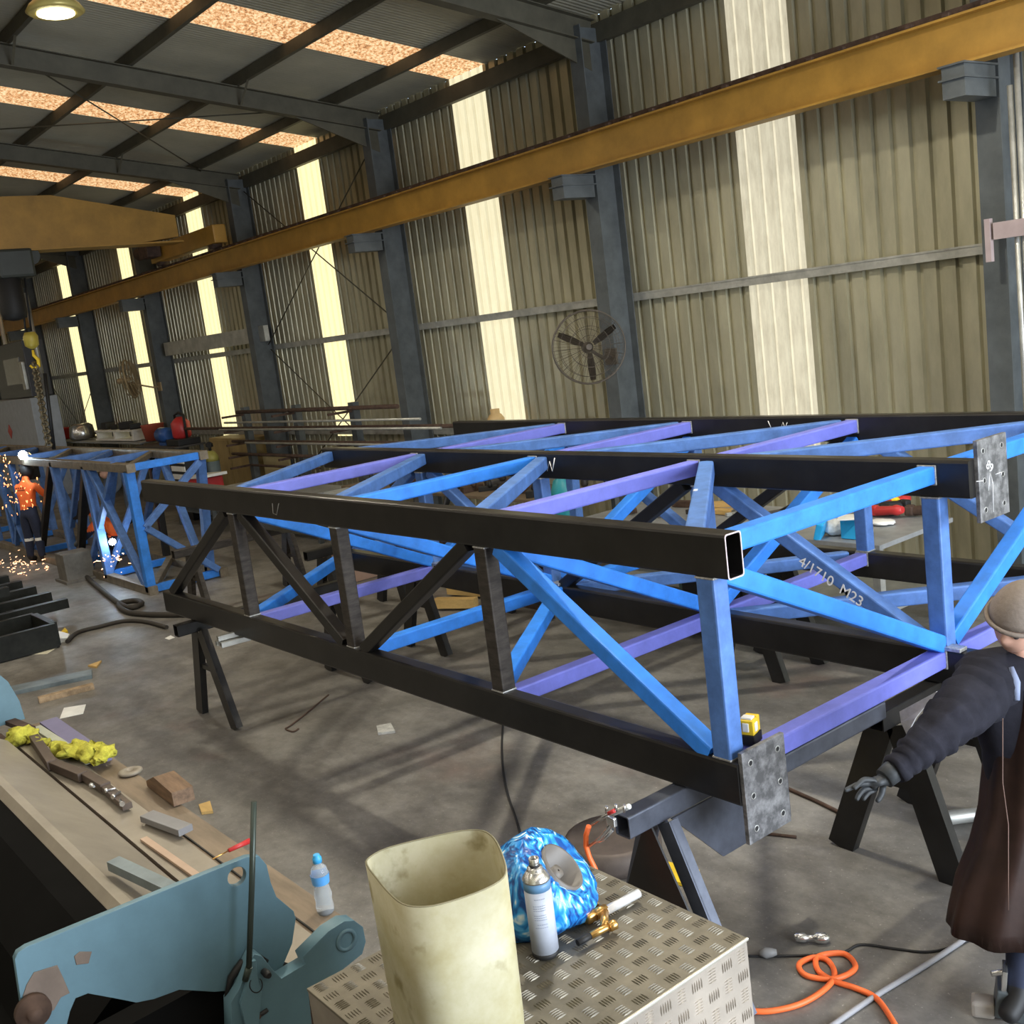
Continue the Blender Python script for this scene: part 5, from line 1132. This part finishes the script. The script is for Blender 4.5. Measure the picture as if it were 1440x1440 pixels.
b = MB(); b.tube([PD(1410+ (8 if y > 1150 else 0), y, D-.186-.0000*(y-985)) for y in (1010, 1040, 1100, 1160, 1220, 1280)], .002, 6); b.build('apron_seam', mat('seam_leather', (.16, .10, .08), .6), ap)
b = MB(); b.tube([PD(1422, 938, D-.13), PD(1428, 960, D-.15), PD(1430, 985, D-.16)], [.01, .02, .012], 8); b.build('blue_scarf', mat('blue_grey_cloth', (.2, .24, .36), .8), W_)

# --- small steel vise at the lower right corner
vp = PZ(1432, 1425, 0)
t = thing('steel_clamp', 'dark steel base with bright jaws on the floor at the lower right corner', 'clamp', tuple(vp))
MB().box(vp+Vector((.02, .02, .06)), (.22, .16, .12), rot=(0, .15, .5), bev=.006).build('base', mat('dark_slate_steel', (.12, .14, .15), .4, .4), t)
for dx in (-.05, .05): MB().box(vp+SH*dx+Vector((0, 0, .16)), (.02, .09, .12), rot=(0, .1, .5), bev=.004).build('jaw', m_chrome, t)
MB().tube([vp-SH*.1+Vector((0, 0, .19)), vp+SH*.12+Vector((0, 0, .2))], .012, 10).build('screw', m_chrome, t)
bp_ = PZ(1383, 1425, 0); b = MB(); b.box(bp_+Vector((0, 0, .035)), (.09, .08, .07), rot=(0, 0, .5), bev=.015); tag(b.build('concrete_lump', mat('pale_lump', (.32, .29, .26), .8)), 'pale lump on the floor left of the bright-jawed clamp', 'block')

# --- standing welder, seen from behind
def simple_person(name, label, foot, hgt, face, shirt, trousers, pose, hat):
    """face: horizontal unit vector; pose dict of joints in (side, forward, up) metres scaled to 1.75"""
    foot = Vector(foot); face = Vector(face).normalized(); sd = face.cross(Vector((0, 0, 1))); k = hgt/1.75
    def J(s, f, u): return foot+sd*s*k+face*f*k+Vector((0, 0, u*k))
    t = thing(name, label, 'person', tuple(foot))
    n = {a: (J(*p_), (r*k*1.18, r2*k*1.18)) for a, (p_, r, r2) in pose.items()}
    e = [('pelvis', 'waist'), ('waist', 'chest'), ('chest', 'neck'), ('neck', 'headb')]
    for s_ in 'RL': e += [('chest', 'sh'+s_), ('sh'+s_, 'el'+s_), ('el'+s_, 'wr'+s_), ('wr'+s_, 'ha'+s_), ('pelvis', 'hip'+s_), ('hip'+s_, 'kn'+s_), ('kn'+s_, 'an'+s_), ('an'+s_, 'to'+s_)]
    pz_ = n['pelvis'][0]; nz_ = n['neck'][0]
    kn = [n['knR'][0], n['knL'][0]]; an_ = [n['anR'][0], n['anL'][0]]; wrs = [n['wrR'][0], n['wrL'][0]]; has = [n['haR'][0], n['haL'][0]]
    def fn(c):
        for w1, h1 in zip(wrs, has):
            if (c-w1).dot(h1-w1) > 0 and (c-w1).length < .2: return 2
        for a1 in an_:
            if c.z < a1.z+.03 and (c-a1).length < .25: return 3
        legd = min((c-p_).length for p_ in kn+an_+[n['hipR'][0], n['hipL'][0]]); tor = min((c-p_).length for p_ in (n['waist'][0], n['chest'][0]))
        return 1 if (legd < tor or c.z < pz_.z+.02) and c.z < n['chest'][0].z-.1 else 0
    skin_mesh('body', n, e, [shirt, trousers, m_glove, m_dark], fn, t)
    hcn = n['headb'][0]+Vector((0, 0, .05*k))+face*.03
    b = MB(); head(b, hcn, face+Vector((0, 0, -.3)), (0, 0, 1), .1*k); b.build('head', m_skin, t)
    b = MB(); q = bmesh.ops.create_icosphere(b.bm, subdivisions=3, radius=1)
    for v in q['verts']: v.co = hcn+Vector((v.co.x*.125, v.co.y*.125, v.co.z*.14+.02))+face*.01
    for f in b.bm.faces: f.smooth = True
    if hat is not m_white and hat.name != 'cream_cap': b.box(hcn+face*.11+Vector((0, 0, -.03)), (.2, .2, .24), rot=(0, 0, math.atan2(face.y, face.x)), bev=.04)
    else: bmesh.ops.delete(b.bm, geom=[v for v in b.bm.verts if v.co.z < hcn.z+.03], context='VERTS')
    b.build('helmet', hat, t)
    return t, n, sd, face
stand = {'pelvis': ((0, 0, .95), .15, .11), 'waist': ((0, .02, 1.08), .13, .10), 'chest': ((0, .06, 1.34), .17, .11), 'neck': ((0, .10, 1.5), .055, .055), 'headb': ((0, .13, 1.58), .06, .06),
 'shR': ((.19, .07, 1.40), .06, .06), 'elR': ((.26, .22, 1.16), .048, .048), 'wrR': ((.16, .42, 1.22), .036, .036), 'haR': ((.12, .52, 1.25), .04, .03),
 'shL': ((-.19, .07, 1.40), .06, .06), 'elL': ((-.28, .22, 1.18), .048, .048), 'wrL': ((-.2, .42, 1.26), .036, .036), 'haL': ((-.16, .52, 1.28), .04, .03),
 'hipR': ((.09, 0, .88), .095, .095), 'knR': ((.11, .03, .48), .072, .072), 'anR': ((.12, -.01, .1), .055, .055), 'toR': ((.14, .14, .05), .05, .045),
 'hipL': ((-.09, 0, .88), .095, .095), 'knL': ((-.12, .03, .48), .072, .072), 'anL': ((-.14, -.01, .1), .055, .055), 'toL': ((-.16, .14, .05), .05, .045)}
f1 = PZ(54, 791); f1.z = 0
t, n, sd, fc = simple_person('person', 'welder standing with back turned in orange shirt and navy trousers with pale band', f1, 1.68, (-.55, .83, 0), m_hiviz, m_navy, stand, m_dark)
for s_ in 'RL':
    kk = n['kn'+s_][0].lerp(n['an'+s_][0], .12); b = MB(); b.lathe(kk-Vector((0, 0, .03)), [(.077, 0), (.076, .05)], 20, cap=False); b.build('reflective_band', mat('reflective_tape', (.7, .7, .68), .4), t)
bk = n['chest'][0]-fc*.118; b = MB()
for r0_, w_ in ((.03, .22), (-.01, .16)):
    for i in range(5): b.box(bk+sd*(i-2)*w_/5+Vector((0, 0, r0_)), (.02, .01, .025), rot=(0, 0, math.atan2(fc.y, fc.x)+math.pi/2))
b.build('back_print', mat('dark_orange_print', (.30, .06, .02), .8), t, kind='stuff')
# crouching welder
cr_p = dict(stand)
cr_p.update({'pelvis': ((0, -.12, .42), .15, .12), 'waist': ((0, -.05, .55), .14, .12), 'chest': ((0, .12, .76), .17, .12), 'neck': ((0, .24, .90), .06, .06), 'headb': ((0, .32, .95), .06, .06),
 'shR': ((.19, .15, .82), .06, .06), 'elR': ((.25, .36, .62), .05, .05), 'wrR': ((.14, .52, .50), .038, .038), 'haR': ((.1, .6, .46), .04, .03), 'shL': ((-.19, .15, .82), .06, .06), 'elL': ((-.26, .36, .62), .05, .05), 'wrL': ((-.16, .52, .5), .038, .038), 'haL': ((-.12, .6, .46), .04, .03),
 'hipR': ((.1, -.12, .40), .1, .1), 'knR': ((.2, .30, .48), .075, .075), 'anR': ((.16, .02, .1), .055, .055), 'toR': ((.18, .18, .05), .05, .045), 'hipL': ((-.1, -.12, .40), .1, .1), 'knL': ((-.2, .30, .48), .075, .075), 'anL': ((-.16, .02, .1), .055, .055), 'toL': ((-.18, .18, .05), .05, .045)})
p = PZ(178, 792); simple_person('person', 'crouching welder in orange top behind the blue bars, working near the floor', (p.x+.1, 5.45, 0), 1.75, (-.35, -.9, 0), m_hiviz, m_navy, cr_p, m_dark)
# bystander with cream cap
p = PY(152, 664, 6.9); bend = dict(stand)
bend.update({'waist': ((0, .06, 1.06), .13, .10), 'chest': ((0, .34, 1.20), .17, .11), 'neck': ((0, .50, 1.24), .055, .055), 'headb': ((0, .58, 1.22), .06, .06), 'shR': ((.19, .38, 1.20), .06, .06), 'shL': ((-.19, .38, 1.20), .06, .06),
 'elR': ((.24, .46, .95), .048, .048), 'wrR': ((.16, .62, .80), .036, .036), 'haR': ((.14, .70, .74), .04, .03), 'elL': ((-.24, .46, .95), .048, .048), 'wrL': ((-.16, .62, .80), .036, .036), 'haL': ((-.14, .70, .74), .04, .03)})
simple_person('person', 'person in grey overalls and cream cap bending behind the blue frame', (p.x-.1, 7.3, 0), 1.75*max(.75, min(1.05, p.z/1.27)), (.35, -.93, 0), mat('grey_overall', (.10, .12, .15), .8), mat('grey_overall', (.10, .12, .15)), bend, mat('cream_cap', (.62, .58, .42), .6))

# ------------------------------------------------------------------ welding arcs and sparks
m_arc = mat('welding_arc', (1, 1, 1), emit=(.75, .92, 1.0), estr=60)
def arc(px, py, Y, r, lab, en, X=None):
    c = PY(px, py, Y); b = MB(); b.ball(c, r, 2); b.build('welding_arc', m_arc, None, None, lab, 'welding arc')
    l = bpy.data.lights.new('arc_light', 'POINT'); l.energy = en; l.color = (.6, .8, 1.0); l.shadow_soft_size = .08
    o = bpy.data.objects.new('arc_light', l); COL.objects.link(o); o.location = c+Vector((.12, -.12, .05)); return c
c1 = arc(32, 640, 4.85, .075, 'blinding white welding arc in front of the standing welder', 14)
c2_ = arc(158, 762, 5.0, .05, 'blue white welding arc low down by the crouching welder', 5)
m_sp = mat('hot_spark', (1, .5, .2), emit=(1, .35, .12), estr=2.2); m_sp2 = mat('white_hot_spark', (1, .6, .4), emit=(1, .5, .26), estr=2.5)
def sparks(name, lab, n, fn, m):
    b = MB()
    for i in range(n):
        c, d = fn(); r = random.choice((.005, .007, .010)); b.tube([c, c+d*random.uniform(.2, .6)], [r, r*.5], 4)
    return b.build(name, m, None, 'stuff', lab, 'sparks')
def fall():
    s_ = random.random()**.7; return c1+Vector((random.gauss(.05, .22), random.gauss(-.25, .16), .1-1.05*s_)), Vector((random.gauss(0, .03), random.gauss(0, .03), -.08))
sparks('falling_sparks', 'shower of orange sparks falling from the bright welding arc', 75, fall, m_sp)
def ground():
    p_ = PZ(random.gauss(30, 16), random.gauss(798, 7)); return Vector((p_.x, p_.y, .02+abs(random.gauss(0, .05)))), Vector((random.gauss(0, .07), random.gauss(0, .07), random.gauss(0, .03)))
sparks('floor_sparks', 'orange sparks bouncing on the floor behind the black ladder frames', 70, ground, m_sp2)
def low(): return c2_+Vector((random.gauss(.1, .15), random.gauss(-.1, .1), -.15-abs(random.gauss(0, .12)))), Vector((random.gauss(0, .05), random.gauss(0, .05), -.03))
sparks('low_sparks', 'small pinkish sparks under the low welding arc', 30, low, m_sp2)
